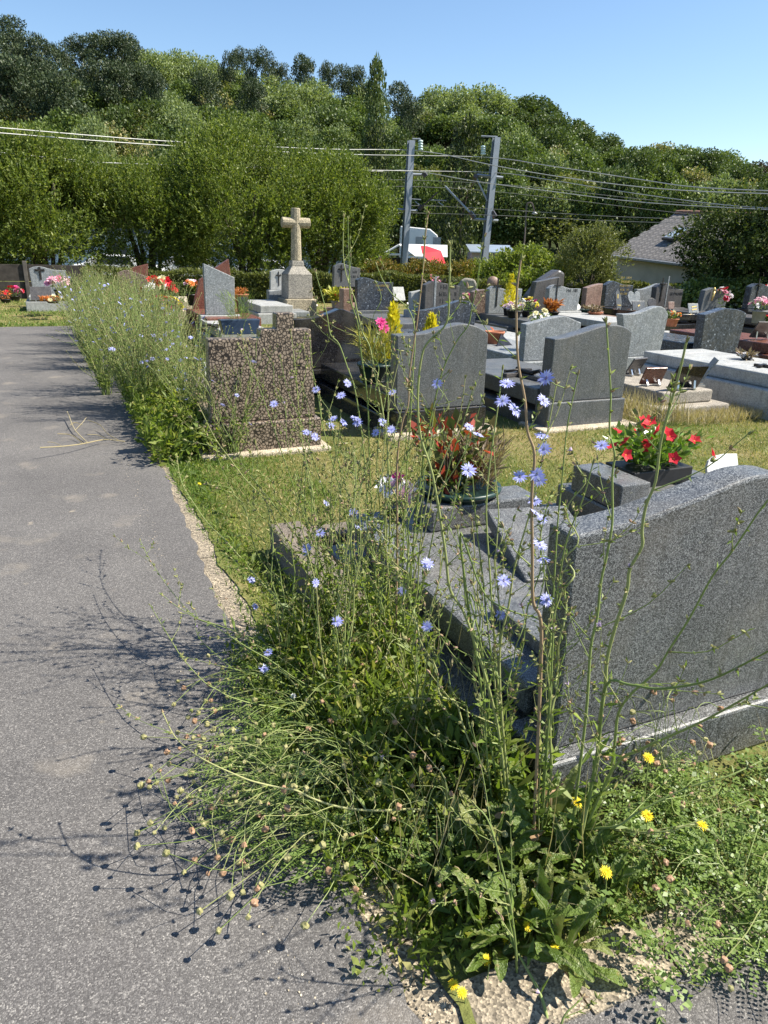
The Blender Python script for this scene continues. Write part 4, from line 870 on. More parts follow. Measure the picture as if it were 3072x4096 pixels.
plaque('brown granite plaque on steel feet seen from behind on the old concrete tomb', on(2595, 1540, .262), .26, .20, GM['red'], math.pi-.12, 25)
plaque('large black open book plaque seen from behind on the old concrete tomb', on(2725, 1555, .262), .34, .28, GM['black'], math.pi-.2, 30)
plaque('grey narrow plaque turned sideways beside the open book plaque', on(2780, 1540, .262), .22, .32, GM['light'], math.pi+.9, 30)
plaque('dark plaque leaning on the foot of the dark wave headstone', on(2520, 1500, .262), .24, .22, GM['taupe'], math.pi+.2, 30)
plaque('tilted grey plaque seen from behind on the red granite tomb', on(3035, 1352, .40), .34, .30, GM['taupe'], math.pi-.3, 35)
plaque('round grey plaque with gilt bars before the rounded blue headstone', on(1477, 1245, .38), .30, .30, GM['light'], .0, 12, ell(.30, .32), marks=[(.04, .09, .13, .03, 0), (-.03, .04, .14, .03, 0)])
plaque('tilted square plaque with two slanted gilt bars beside the round plaque', on(1545, 1240, .38), .24, .22, GM['fine'], .12, 18, marks=[(-.02, .14, .14, .03, -35), (.02, .08, .14, .03, -35)])
plaque('heart shaped grey plaque before the gilt lettered headstone', on(2536, 1238, .44), .40, .38, GM['light'], .1, 10, heart)
plaque('small dark plaque with gilt bird beside the heart plaque', on(2556, 1245, .44), .34, .20, GM['fine'], .0, 18, marks=[(0, .10, .06, .03, -30)])
plaque('pointed flame shaped plaque with gilt figure before the gilt lettered headstone', on(2472, 1238, .44), .18, .42, GM['fine'], .15, 8, [(-.04, 0), (.10, .0), (.12, .12), (.08, .28), (-.02, .42), (-.09, .34), (-.07, .15)], marks=[(-.02, .26, .035, .09, 0), (.03, .07, .12, .02, 5)])
plaque('small pink granite plaque on the taupe family tomb', on(2685, 1240, .44), .16, .16, GM['pink'], -.1, 14, marks=None)
plaque('grey plaque with two gilt bars on the family tomb', on(2775, 1255, .44), .26, .20, GM['light'], -.1, 22, marks=[(.02, .13, .13, .025, -8), (.02, .07, .13, .025, -8)])
plaque('round dark plaque between the heart plaque and the family headstone', on(2608, 1235, .44), .26, .22, GM['taupe'], 0, 12, ell(.26, .22))
plaque('small black plaque standing on the grey slab behind the pointed stele', on(975, 1262, .38), .18, .30, GM['black'], 0, 4, feet=False, thick=.12)
plaque('tent shaped dark plaque on the light slab behind the grey headstone', on(2020, 1395, .30), .34, .20, GM['black'], .2, 30, [(-.17, 0), (.17, 0), (0, .2)])
plaque('grey triangular plaque tilted on the slab of the dark wave headstone', (3.88, 7.1, .36), .32, .26, GM['taupe'], .5, 25, [(-.16, 0), (.16, 0), (.16, .26), (.02, .2)])
plaque('open book plaque in grey marble at the grave by the path end', on(168, 1205, .34), .42, .30, GM['taupe'], .0, 25)
plaque('white curved plaque standing on the slab tomb behind the nearest headstone', (3.66, 3.05, .25), .24, .15, MT['white'], -.1, 22, [(-.12, 0), (.12, 0), (.12, .14), (.02, .145), (-.06, .135), (-.10, .11), (-.12, .07)], feet=False)
plaque('pale plaque on the slab behind the brown stepped headstone', (1.28, 6.55, .31), .36, .26, GM['light'], .3, 28)
plaque('white marble plaque seen between the weeds among the middle graves', on(1600, 1205, .3), .34, .36, GM['pale'], .1, 22)
plaque('low white plaque beside the round blue headstone', on(1665, 1240, .3), .40, .16, MT['white'], -.1, 30)
plaque('small dark slate plaque lying on the nearest slab by the headstone', (1.66, 1.80, .346), .22, .16, GM['black'], .2, 60, feet=False)
# crucifix lying on the slab of the dark wave headstone
cz = empty('slab_crucifix', (4.25, 6.15, .362), .12, 'bronze crucifix lying flat on the slab left of the dark wave headstone', 'crucifix')
b = MB().box(-.035, .035, -.36, .30, 0, .04); b.box(-.20, -.035, .05, .12, 0, .04); b.box(.035, .20, .05, .12, 0, .04); b.build('cross', GM['taupe'], cz, bevel=.006)
b = MB().blob((0, -.02, .06), .04, seed=4, squash=(.8, 3, .7), sub=2); b.tube([(-.17, .1, .055), (-.06, .07, .07), (0, .06, .06), (.06, .07, .07), (.17, .1, .055)], .012, 6); b.blob((0, .11, .07), .03, seed=6, sub=2); b.tube([(0, -.1, .06), (.03, -.18, .09), (0, -.28, .05)], [.022, .02, .012], 6); b.build('figure', MT['bronze'], cz, True)
cz = empty('slab_crucifix', on(850, 1305, .382), .1, 'flat dark cross lying on the pale slab before the pointed stele', 'crucifix')
MB().box(-.025, .025, -.28, .2, 0, .025).box(-.14, -.025, .03, .08, 0, .025).box(.025, .14, .03, .08, 0, .025).build('cross', MT['bronze'], cz)
cz = empty('memorial_cross', on(3062, 1470, .447), .4, 'small dark cross lying on the white slab tomb at the right edge', 'crucifix')
MB().box(-.02, .02, -.15, .12, 0, .03).box(-.10, -.02, .02, .06, 0, .03).box(.02, .10, .02, .06, 0, .03).build('cross', MT['bronze'], cz)
# planter trough of blue glaze, black box, grotto figure, white shell
tr = empty('flower_trough', on(958, 1335, .382), .0, 'blue glazed trough with wispy fennel on the pale slab', 'planter')
MB().prism([(-.24, 0), (.24, 0), (.28, .20), (-.28, .20)], -.10, .10).build('trough', simple('blue_glaze', (.035, .055, .095), .3, .2, 9), tr, bevel=.006)
link('foliage', tuft('foliage', leafmat('fennel', [(0, (.09, .13, .03)), (1, (.18, .24, .06))], .3), 51, 420, .26, .34, .14, .04, 1.0), tr, (0, 0, .16))
gf = empty('grotto_figure', on(2254, 1246, .40), 0, 'white arched grotto with a small praying figure', 'figurine')
arch = [(-.15, 0), (.15, 0), (.16, .2), (.13, .36), (.05, .46), (0, .48), (-.05, .46), (-.13, .36), (-.16, .2)]
MB().prism(arch, .02, .10).build('niche', MT['white'], gf, bevel=.015)
b = MB().lathe([(.055, 0), (.06, .05), (.045, .18), (.05, .24), (.028, .28), (.034, .32), (.02, .36), (.001, .37)], 12, (0, -.02, .03)); b.build('figure', MT['white'], gf, True)
gf = empty('grotto_figure', on(2226, 1248, .40), .3, 'smaller white figurine half hidden by the rust coloured plant', 'figurine')
MB().lathe([(.08, 0), (.08, .05), (.05, .2), (.06, .26), (.03, .3), (.04, .34), (.001, .38)], 12).build('figure', MT['white'], gf, True)
sh = empty('white_dish', on(2290, 1246, .40), 0, 'white oval porcelain dish propped at the foot of the light wave headstone', 'dish')
MB().lathe([(.001, .02), (.10, .03), (.14, .05), (.15, .06), (.001, .05)], 18, T=Matrix.Translation((0, 0, .08)) @ Matrix.Rotation(R_(38), 4, 'X')).build('bowl', MT['white'], sh, True); MB().box(-.05, .05, -.02, .06, 0, .05).build('stand', MT['bronze'], sh)

# ================================================================== behind the hedge: panel wall, buildings, railway
pw = empty('panel_wall', (0, 0, 0), 0, 'dark weathered concrete panel wall under the willow at the end of the path', 'wall')
wm = simple('dark_panel', (.045, .038, .032), .9, .45, 5, bmp=.4, bscale=25)
for i in range(5):
    x0 = -7.3+i*1.6; 
    for j in range(2): bev(MB().box(x0+.05, x0+1.55, 23.42, 23.48, .02+j*.46, .465+j*.46), 'panel', wm, pw, .008)
    bev(MB().box(x0-.06, x0+.045, 23.36, 23.54, 0, 1.02), 'post', simple('post', (.09, .08, .07), .9, .3, 8), pw, .01)
def world_quad(pts): return [Vector(p) for p in pts]
# slate roofed house at the right
hm = simple('house_render', (.42, .40, .35), .9, .12, 3, bmp=.2, bscale=60)
slm, st, sp, so_ = mat('slate'); cc = coord(st); tone = sepx(st, voro(st, cc, 9)); k = ramp(st, tone, [(0, (.075, .07, .066)), (.6, (.14, .13, .12)), (1, (.24, .22, .20))]); k = mixc(st, ramp(st, noise(st, cc, 3.5, 5, .7), [(.52, (0, 0, 0)), (.68, (.8, .8, .8))]), k, (.33, .31, .27)); st.links.new(k, sp.inputs['Base Color']); sp.inputs['Roughness'].default_value = .7
D0 = 31.0
E0 = ad(2438, 1012, D0); E1 = ad(2800, 1088, D0-3.5); 
dx, dy = E1[0]-E0[0], E1[1]-E0[1]; hl = math.hypot(dx, dy); ha = math.atan2(dy, dx)
ze = E0[2]; hs_ = empty('house', (E0[0], E0[1], 0), ha, 'low house with weathered slate roof and pale rendered wall behind the hedge', 'house')
Lh, Dh, zr = hl*1.35, 6.0, ze+1.55
hs_.rotation_euler = (0, R_(3.2), ha)
bev(MB().box(.15, Lh, .25, Dh-.25, -.3, ze), 'wall', hm, hs_, .02)
MB().prism([(.25+.02, ze), (Dh-.27, ze), (Dh/2, zr-.12)], .15, Lh, T=Matrix(((0, 1, 0, 0), (1, 0, 0, 0), (0, 0, 1, 0), (0, 0, 0, 1)))).build('gable_wall', hm, hs_)
rf = empty('roof', (0, 0, 0)); rf.parent = hs_
# slates: courses of separate slates on the visible slope, sharing a few meshes
sl_w, sl_h = .30, .30; slope = math.atan2(zr-ze, Dh/2); ns = int((Dh/2+.25)/math.cos(slope)/ .27); 
sm_ = [MB().box(-.147, .147, -.02, .30, 0, .012+.004*i).mesh('slate', slm) for i in range(2)]
MB().add([(-.12, -.1, ze-.10), (Lh+.1, -.1, ze-.10), (Lh+.1, Dh/2, zr), (-.12, Dh/2, zr), (-.12, Dh+.1, ze-.10), (Lh+.1, Dh+.1, ze-.10)], [(0, 1, 2, 3), (3, 2, 5, 4)]).build('roof_deck', slm, rf)
cnt = 0
for j in range(ns):
    for i in range(int((Lh+.2)/.30)+1):
        if cnt >= 296: break
        x = -.1+i*.30+(.15 if j % 2 else 0); q = j*.27-.1
        if x > Lh*.80: continue
        o = link('slate', sm_[(i+j) % 2], rf, (x+.1, q*math.cos(slope)-.0, ze-.02+q*math.sin(slope)+.02+random.uniform(0, .006)), (slope+.02, 0, random.uniform(-.03, .03))); cnt += 1
rid = MB(); n = int(Lh/.4)
for i in range(n):
    MB().tube([(i*.4-.1, Dh/2, zr+.02), (i*.4+.32, Dh/2, zr+.03)], [.10, .11], 8).build('ridge_tile', simple('ridge_clay', (.20, .11, .075), .8, .3, 6) if i == 0 else bpy.data.materials['ridge_clay'], rf)
T = Matrix.Translation((Lh*.30, Dh*.22, ze+.05+(Dh*.22)*math.tan(slope)+.06)) @ Matrix.Rotation(slope, 4, 'X')
sk_ = MB().box(-.30, .30, -.45, .45, 0, .09, T=T).build('skylight', simple('skylight_frame', (.05, .05, .05), .5), hs_); MB().box(-.24, .24, -.38, .38, .09, .10, T=T).build('pane', simple('sky_glass', (.30, .36, .42), .08, .05), sk_)
MB().tube([(-.1, -.14, ze-.10), (Lh, -.14, ze-.12)], .06, 6).build('gutter', simple('zinc', (.22, .23, .24), .5), hs_)
# snack bar: white roofed pavilion, white van body behind, red parasol
wmt = simple('white_sheet', (.74, .74, .72), .5, .08, 2); dkw = simple('dark_timber', (.035, .028, .024), .8, .4, 4)
def place(u, D, z=0): p = ad(u, 1000, D); return (p[0], p[1], z)
Dp = 37.0; c0 = ad(1640, 1000, Dp); fa = math.atan2(-AX_F[0], AX_F[1])
pv = empty('pavilion', (c0[0], c0[1], 0), fa, 'white roofed timber pavilion with open gable behind the hedge', 'building')
zl = lambda v: float(ad(1640, v, Dp)[2])
wv = lambda a, b: (b-a)/FPX*Dp*.96
bev(MB().box(wv(1640, 1530), wv(1640, 1775), .2, 3.4, -.3, zl(1035)), 'wall', dkw, pv, .02)
rl, rr_ = wv(1640, 1524), wv(1640, 1785); zt, zb_ = zl(977), zl(1024)
MB().add([(rl, -.1, zb_), (rl+.9, -.1, zt), (rl+2.0, -.1, zb_), (rl+.9, 3.6, zt), (rl, 3.6, zb_), (rl+2.0, 3.6, zb_)], [(0, 1, 3, 4), (1, 2, 5, 3)]).add([(rl+.9, .02, zt+.01), (rr_, .02, zt+.01), (rr_, -.5, zb_), (rl+1.7, -.5, zb_), (rl+.9, 1.8, zt+.02), (rr_, 1.8, zt+.02)], [(0, 1, 2, 3), (0, 4, 5, 1)]).build('roof', wmt, pv)
b = MB(); 
for a, c in (((rl+.05, -.12, zb_), (rl+.9, -.12, zt-.05)), ((rl+.9, -.12, zt-.05), (rl+1.9, -.12, zb_)), ((rl+.05, -.12, zb_+.05), (rl+1.9, -.12, zb_+.05))): b.tube([a, c], .05, 5)
b.build('gable_frame', wmt, pv)
vn = empty('white_caravan', place(1640, 44), fa, 'white box shaped caravan body with rounded corner behind the pavilion', 'caravan')
zc0, zc1 = 0.3, float(ad(1640, 912, 44)[2]); w0, w1 = -wv(1600, 1640)*44/Dp-.0, wv(1640, 1755)*44/Dp
b = MB().prism([(w0*1.0-.0, zc0), (w1, zc0), (w1, zc1-1.0), (w1-.15, zc1-.35), (w1-.6, zc1-.02), (w0, zc1+.10)], 0, 2.3); b.build('body', wmt, vn, bevel=.05)
for xx in (w0+.9, w0+1.9): MB().box(xx, xx+.45, -.02, .01, zc1-1.0, zc1-.45).build('window', simple('caravan_window', (.30, .31, .31), .4), vn)
pa = empty('parasol', place(1738, 35), fa, 'bright red tilted parasol beside the pavilion', 'parasol')
redm = simple('red_canvas', (.55, .02, .035), .7, .15, 3); zp = float(ad(1712, 1020, 35)[2])
b = MB(); n = 8; A = (0, 0, .48); ring = [(.85*math.cos(2*math.pi*i/n), .85*math.sin(2*math.pi*i/n), 0) for i in range(n)]
T = Matrix.Translation((0, 0, zp-.15)) @ Matrix.Rotation(R_(40), 4, 'Y') @ Matrix.Rotation(R_(20), 4, 'X')
for i in range(n): MB().add([T @ Vector(A), T @ Vector(ring[i]), T @ Vector(ring[(i+1) % n])], [(0, 1, 2)]).build('canvas_panel', redm, pa)
MB().tube([(0.1, 0, 0), (0.1, 0, zp)], .03, 6).build('pole', MT['steel'], pa)
sg = empty('white_board', place(1512, 34), fa, 'small white board standing left of the pavilion', 'sign'); z1 = float(ad(1512, 1038, 34)[2])
MB().box(-.3, .3, 0, .04, z1-.45, z1).build('panel', wmt, sg); MB().box(-.03, .03, .04, .09, 0, z1-.2).build('post', dkw, sg)
sd_ = empty('metal_shed', place(1975, 36), fa, 'low shed with pale metal roof behind the laurel shrub', 'building'); z1 = float(ad(1975, 988, 36)[2])
MB().box(-1.0, 1.0, .2, 2.2, 0, z1-.25).build('wall', simple('shed_wall', (.33, .33, .32), .8), sd_); MB().add([(-1.1, 0, z1-.22), (1.1, 0, z1-.22), (1.1, 2.4, z1+.12), (-1.1, 2.4, z1+.12), (-1.1, 0, z1-.27), (1.1, 0, z1-.27)], [(0, 1, 2, 3), (0, 4, 5, 1)]).build('roof', simple('sheet_metal', (.48, .54, .60), .35, .1, 3, .6), sd_)
wb = empty('white_hall', place(900, 48), fa, 'long white building glimpsed through the willow stems', 'building'); 
MB().box(-14, 9, 0, 6, 0, 2.1).build('wall', simple('white_render', (.70, .70, .69), .8), wb); MB().box(-14.3, 9.3, -.3, 6.3, 2.1, 2.4).build('roof', simple('flat_roof', (.16, .16, .17), .7), wb)
for i in range(8): MB().box(-12.5+i*2.6, -11.3+i*2.6, -.02, .02, .8, 1.7).build('window', simple('dark_glass', (.05, .06, .07), .15) if i == 0 else bpy.data.materials['dark_glass'], wb)
# parked cars just showing over the hedge
def car(label, pos, rz, paint):
    e = empty('parked_car', pos, rz, label, 'car')
    side = [(-2.0, .35), (2.0, .35), (2.05, .65), (1.95, .85), (1.1, .95), (.55, 1.38), (-.9, 1.42), (-1.55, 1.0), (-2.0, .92), (-2.08, .6)]
    MB().prism(side, -.82, .82).build('body', paint, e, bevel=.05)
    gl = bpy.data.materials.get('dark_glass')
    for s in (-1, 1):
        y = .825*s
        MB().prism([(-.95, 1.0), (.70, 1.0), (.42, 1.32), (-.78, 1.35)], y-.005, y+.005).build('window', gl, e)
        for wx in (-1.25, 1.3):
            w = MB().lathe([(.001, -.1), (.2, -.1), (.31, -.09), (.32, .09), (.2, .1), (.001, .1)], 16, T=Matrix.Translation((wx, .76*s, .32)) @ Matrix.Rotation(math.pi/2, 4, 'X')).build('tyre', MT['black_plastic'], e, True)
    MB().add([(.60, -.7, 1.36), (.60, .7, 1.36), (1.08, .74, .98), (1.08, -.74, .98)], [(0, 1, 2, 3)]).build('windscreen', gl, e)
    return e
car('white car parked behind the hedge between willow stems, nearer the red granite stele', place(775, 38, -.35), fa+.2, simple('white_paint', (.78, .78, .78), .25, .04, 3))
car('white car parked behind the hedge near the tall weeds', place(470, 38, -.35), fa+.3, bpy.data.materials['white_paint'])
car('white van like car parked behind the hedge beside the stone cross', place(1060, 39, -.45), fa+.1, bpy.data.materials['white_paint'])
# railway masts and wires
stl = simple('galvanised_steel', (.27, .30, .34), .5, .12, 2, .3); Dm = 30.0
dkst = simple('insulator_dark', (.06, .05, .05), .4); glz = simple('glass_insulator', (.55, .66, .62), .15)
cat_r = np.array([math.cos(R_(YAW)), -math.sin(R_(YAW)), 0.0]); cat_f = np.array([math.sin(R_(YAW)), math.cos(R_(YAW)), 0.0])
def mast(label, top, bot, arms, seed):
    A = ad(*top, Dm); Bp = ad(*bot, Dm); d = (A-Bp)/(A[2]-Bp[2]); base = Bp-d*(Bp[2]+.3)
    e = empty('catenary_mast', tuple(base), 0, label, 'mast'); H = A-base; q = H/6.0
    ang = -R_(YAW)+.35
    def bar(b, w, dpt, off):
        P = []
        for kk in (0, 1):
            cpos = H*kk
            for sx, sy in ((-1, -1), (1, -1), (1, 1), (-1, 1)):
                v = Vector((off[0]+sx*w/2, off[1]+sy*dpt/2, 0)); v.rotate(Matrix.Rotation(ang, 3, 'Z')); P.append((cpos[0]+v.x, cpos[1]+v.y, cpos[2]))
        b.add(P, [(0, 3, 2, 1), (4, 5, 6, 7), (0, 1, 5, 4), (1, 2, 6, 5), (2, 3, 7, 6), (3, 0, 4, 7)])
    b = MB(); bar(b, .23, .022, (0, -.10)); bar(b, .23, .022, (0, .10)); bar(b, .022, .178, (0, 0)); b.build('column', stl, e)
    for (u0, v0, u1, v1) in arms:
        P0, P1 = ad(u0, v0, Dm)-base, ad(u1, v1, Dm)-base; mdl = MB()
        dirv = unit(P1-P0); mdl.tube([P0, P1], .055, 4); mdl.build('bracket', stl, e)
    return e, base
m1, b1 = mast('grey steel overhead line mast nearer the stone cross', (1645, 562), (1616, 1050), [(1622, 697, 1693, 699), (1586, 838, 1670, 844)], 1)
m2, b2 = mast('grey steel overhead line mast further along, in front of the green hillside', (1986, 550), (1942, 985), [(1908, 700, 2012, 711), (1893, 877, 1993, 883)], 2)
def rod(e, base, name, pts, r, m, D=Dm, k=5): return MB().tube([ad(u, v, D)-base for u, v in pts], r, k).build(name, m, e)
rod(m2, b2, 'strut', [(1903, 708), (1950, 805)], .035, stl); rod(m2, b2, 'strut', [(1780, 745), (1880, 850)], .04, stl); rod(m2, b2, 'insulator', [(1880, 848), (1898, 872)], .09, dkst); rod(m2, b2, 'insulator', [(1895, 702), (1910, 712)], .11, dkst); rod(m2, b2, 'insulator', [(1968, 845), (1982, 868)], .09, dkst)
rod(m2, b2, 'cantilever_arm', [(1925, 545), (1990, 548)], .03, stl)
rod(m1, b1, 'cantilever_arm', [(1650, 556), (1682, 556)], .03, stl); rod(m1, b1, 'strut', [(1680, 835), (1750, 770)], .03, dkst); rod(m1, b1, 'insulator', [(1677, 838), (1690, 822)], .09, dkst); rod(m1, b1, 'insulator', [(1693, 690), (1705, 706)], .1, dkst)
rod(m1, b1, 'registration_arm', [(1625, 795), (1684, 799)], .02, stl); rod(m2, b2, 'registration_arm', [(1716, 800), (1786, 803)], .02, stl); rod(m1, b1, 'strut', [(1660, 806), (1677, 820)], .02, stl); rod(m2, b2, 'strut', [(1752, 808), (1774, 822)], .02, stl)
for (e, bb_, u, v0, v1) in ((m1, b1, 1682, 560, 603), (m2, b2, 1933, 583, 620)):
    for i in range(4): p = ad(u, v0+(v1-v0)*(i+.5)/4, Dm)-bb_; MB().lathe([(.02, -.05), (.10, -.02), (.09, .03), (.02, .05)], 8, tuple(p)).build('insulator_disc', glz, e, True)
wirem = simple('wire', (.42, .42, .40), .45, .1, 2, .2); wirel = simple('wire_dark', (.24, .24, .23), .5, .1, 2, .2)
WIRES = [("upper white feeder wire from the first mast", .028, wirem, [(-400, 478, 22), (0, 511, 24), (640, 563, 27), (1290, 596, 29), (1682, 604, 30), (1985, 664, 27), (2300, 716, 25), (2700, 760, 23), (3300, 782, 21)]),
 ("second white feeder wire below the upper one", .028, wirem, [(-400, 500, 22), (0, 532, 24), (600, 578, 27), (1330, 616, 29), (1930, 628, 30), (2200, 664, 27), (2560, 718, 25), (2800, 750, 23), (3300, 772, 21)]),
 ("contact support wire at the lower bracket height", .026, wirem, [(-100, 600, 24), (300, 640, 26), (430, 650, 27), (1450, 680, 29), (1970, 690, 30), (2200, 720, 27), (2500, 768, 25), (2900, 820, 23), (3300, 845, 21)]),
 ("lower white wire crossing between both masts", .026, wirem, [(-100, 606, 24), (300, 646, 26), (1430, 684, 29.5), (1640, 682, 30), (1900, 725, 28), (2200, 765, 26), (2600, 812, 24), (3300, 850, 21)]),
 ("thin dark wire under the brackets", .014, wirel, [(1300, 716, 31), (1700, 722, 31), (2100, 745, 29), (2600, 800, 27), (3300, 850, 23)]),
 ("thinner dark wire second from the top", .014, wirel, [(1300, 740, 31), (1800, 752, 31), (2200, 790, 29), (2700, 850, 27), (3300, 900, 23)]),
 ("thin dark contact wire", .018, wirel, [(1300, 815, 31), (1750, 825, 31), (2000, 838, 29), (2500, 868, 27), (3300, 890, 23)]),
 ("lowest dark contact wire", .018, wirel, [(1300, 843, 31), (1700, 853, 31), (2000, 862, 29), (2500, 886, 27), (3300, 905, 23)])]
for i, (lab, r0, m, pts) in enumerate(WIRES):
    P = smooth_pts([ad(u, v, D) for u, v, D in pts], 4); tag(MB().tube(P, r0*.5, 4).build('overhead_wire', m), lab + ' of the railway', 'wire', 'railway overhead wires')
lp = empty('street_lamp', place(2098, 40), 0, 'thin curved street lamp in front of the wooded hillside', 'lamp'); bs = np.array(place(2098, 40))
MB().tube(smooth_pts([ad(2085, 1080, 40)-bs, ad(2098, 960, 40)-bs, ad(2106, 830, 40)-bs, ad(2115, 812, 40)-bs, ad(2130, 815, 40)-bs, ad(2138, 850, 40)-bs], 4), .045, 5).build('post', simple('lamp_post', (.10, .08, .065), .6), lp)
MB().lathe([(.02, .12), (.16, .0), (.001, -.06)], 10, tuple(ad(2138, 855, 40)-bs)).build('lamp_head', simple('lamp_glass', (.40, .40, .38), .3), lp, True)
# menhir like stones behind the hedge
for (u, D, w, h_, lab) in ((1868, 23.5, .9, .95, 'grey wooden fence end showing behind the hedge below the conifer'),): pass
bo = empty('boulder', place(1872, 22.6), fa, 'rough grey standing boulder behind the hedge', 'boulder'); MB().prism([(-.36, 0), (.34, 0), (.33, .62), (.24, .80), (-.02, .83), (-.14, .76), (-.34, .45)], -.2, .2).build('boulder_body', GM['stone'], bo, bevel=.05)
bo = empty('boulder', place(2190, 19.5), 0, 'dark slanting boulder behind the black leaning stele', 'boulder'); MB().prism([(-.55, 0), (.5, 0), (.48, 1.12), (.30, 1.20), (-.15, .95), (-.5, .55)], -.2, .2).build('boulder_body', GM['taupe'], bo, bevel=.06)
ps = empty('round_sign', place(1980, 19.0), fa, 'small round pinkish medallion stele in front of the hedge', 'stele'); z1 = float(ad(1980, 1105, 19)[2])
MB().lathe([(.001, -.04), (.14, -.04), (.15, 0), (.14, .04), (.001, .04)], 18, T=Matrix.Translation((0, 0, z1-.15)) @ Matrix.Rotation(math.pi/2, 4, 'X')).build('disc', GM['pink'], ps, True); MB().box(-.05, .05, -.04, .04, 0, z1-.28).build('post', GM['pink'], ps)
# ================================================================== weeds along the path
VM = {
 'stem':  leafmat('chicory_stem', [(0, (.13, .175, .048)), (.6, (.19, .235, .075)), (1, (.28, .28, .12))], .1, rough=.55),
 'brown': leafmat('woody_stem', [(0, (.17, .11, .07)), (1, (.26, .19, .11))], .05, rough=.6),
 'leaf':  leafmat('chicory_leaf', [(0, (.075, .120, .020)), (.6, (.135, .195, .038)), (1, (.21, .26, .065))], .42, rough=.45),
 'bud':   leafmat('chicory_bud', [(0, (.14, .16, .05)), (.7, (.21, .20, .08)), (1, (.26, .16, .12))], .15, rough=.6),
 'broad': leafmat('broad_leaf', [(0, (.085, .130, .022)), (.6, (.135, .195, .036)), (1, (.18, .24, .055))], .42, rough=.42, spec=.4),
 'redl':  leafmat('wilting_leaf', [(0, (.30, .16, .11)), (1, (.38, .28, .15))], .3),
 'fern':  leafmat('silverweed', [(0, (.085, .135, .030)), (.6, (.135, .200, .045)), (1, (.20, .27, .08))], .38, rough=.4, spec=.4),
 'under': leafmat('undergrowth', [(0, (.075, .115, .018)), (.5, (.135, .185, .032)), (.85, (.20, .235, .055)), (1, (.30, .28, .11))], .45),
 'straw': leafmat('dry_straw', [(0, (.24, .20, .11)), (1, (.40, .34, .21))], .25),
 'head':  leafmat('burnet_head', [(0, (.15, .19, .06)), (.6, (.22, .25, .09)), (1, (.28, .24, .12))], .2),
 'headb': leafmat('burnet_head_dry', [(0, (.20, .11, .07)), (1, (.32, .20, .12))], .2),
 'grass': leafmat('lawn_blades', [(0, (.075, .095, .022)), (.45, (.14, .155, .045)), (.7, (.28, .23, .10)), (1, (.42, .33, .16))], .3),
 'greeng': leafmat('green_blades', [(0, (.060, .110, .018)), (1, (.14, .20, .04))], .35),
}
flowerM = petal_flower('flower', PM['blue'], simple('chicory_centre', (.14, .14, .42), .6), 17, 1, .22, .30, 3)
flowerW = petal_flower('flower', PM['lilac'], PM['lilac'], 9, 1, 1.15, .3, 4)
hawkM = petal_flower('flower', PM['yellow'], PM['yellow'], 20, 3, .15, .24, 6)
daisyM = petal_flower('flower', PM['white'], PM['yellow'], 13, 1, .05, .28, 7)
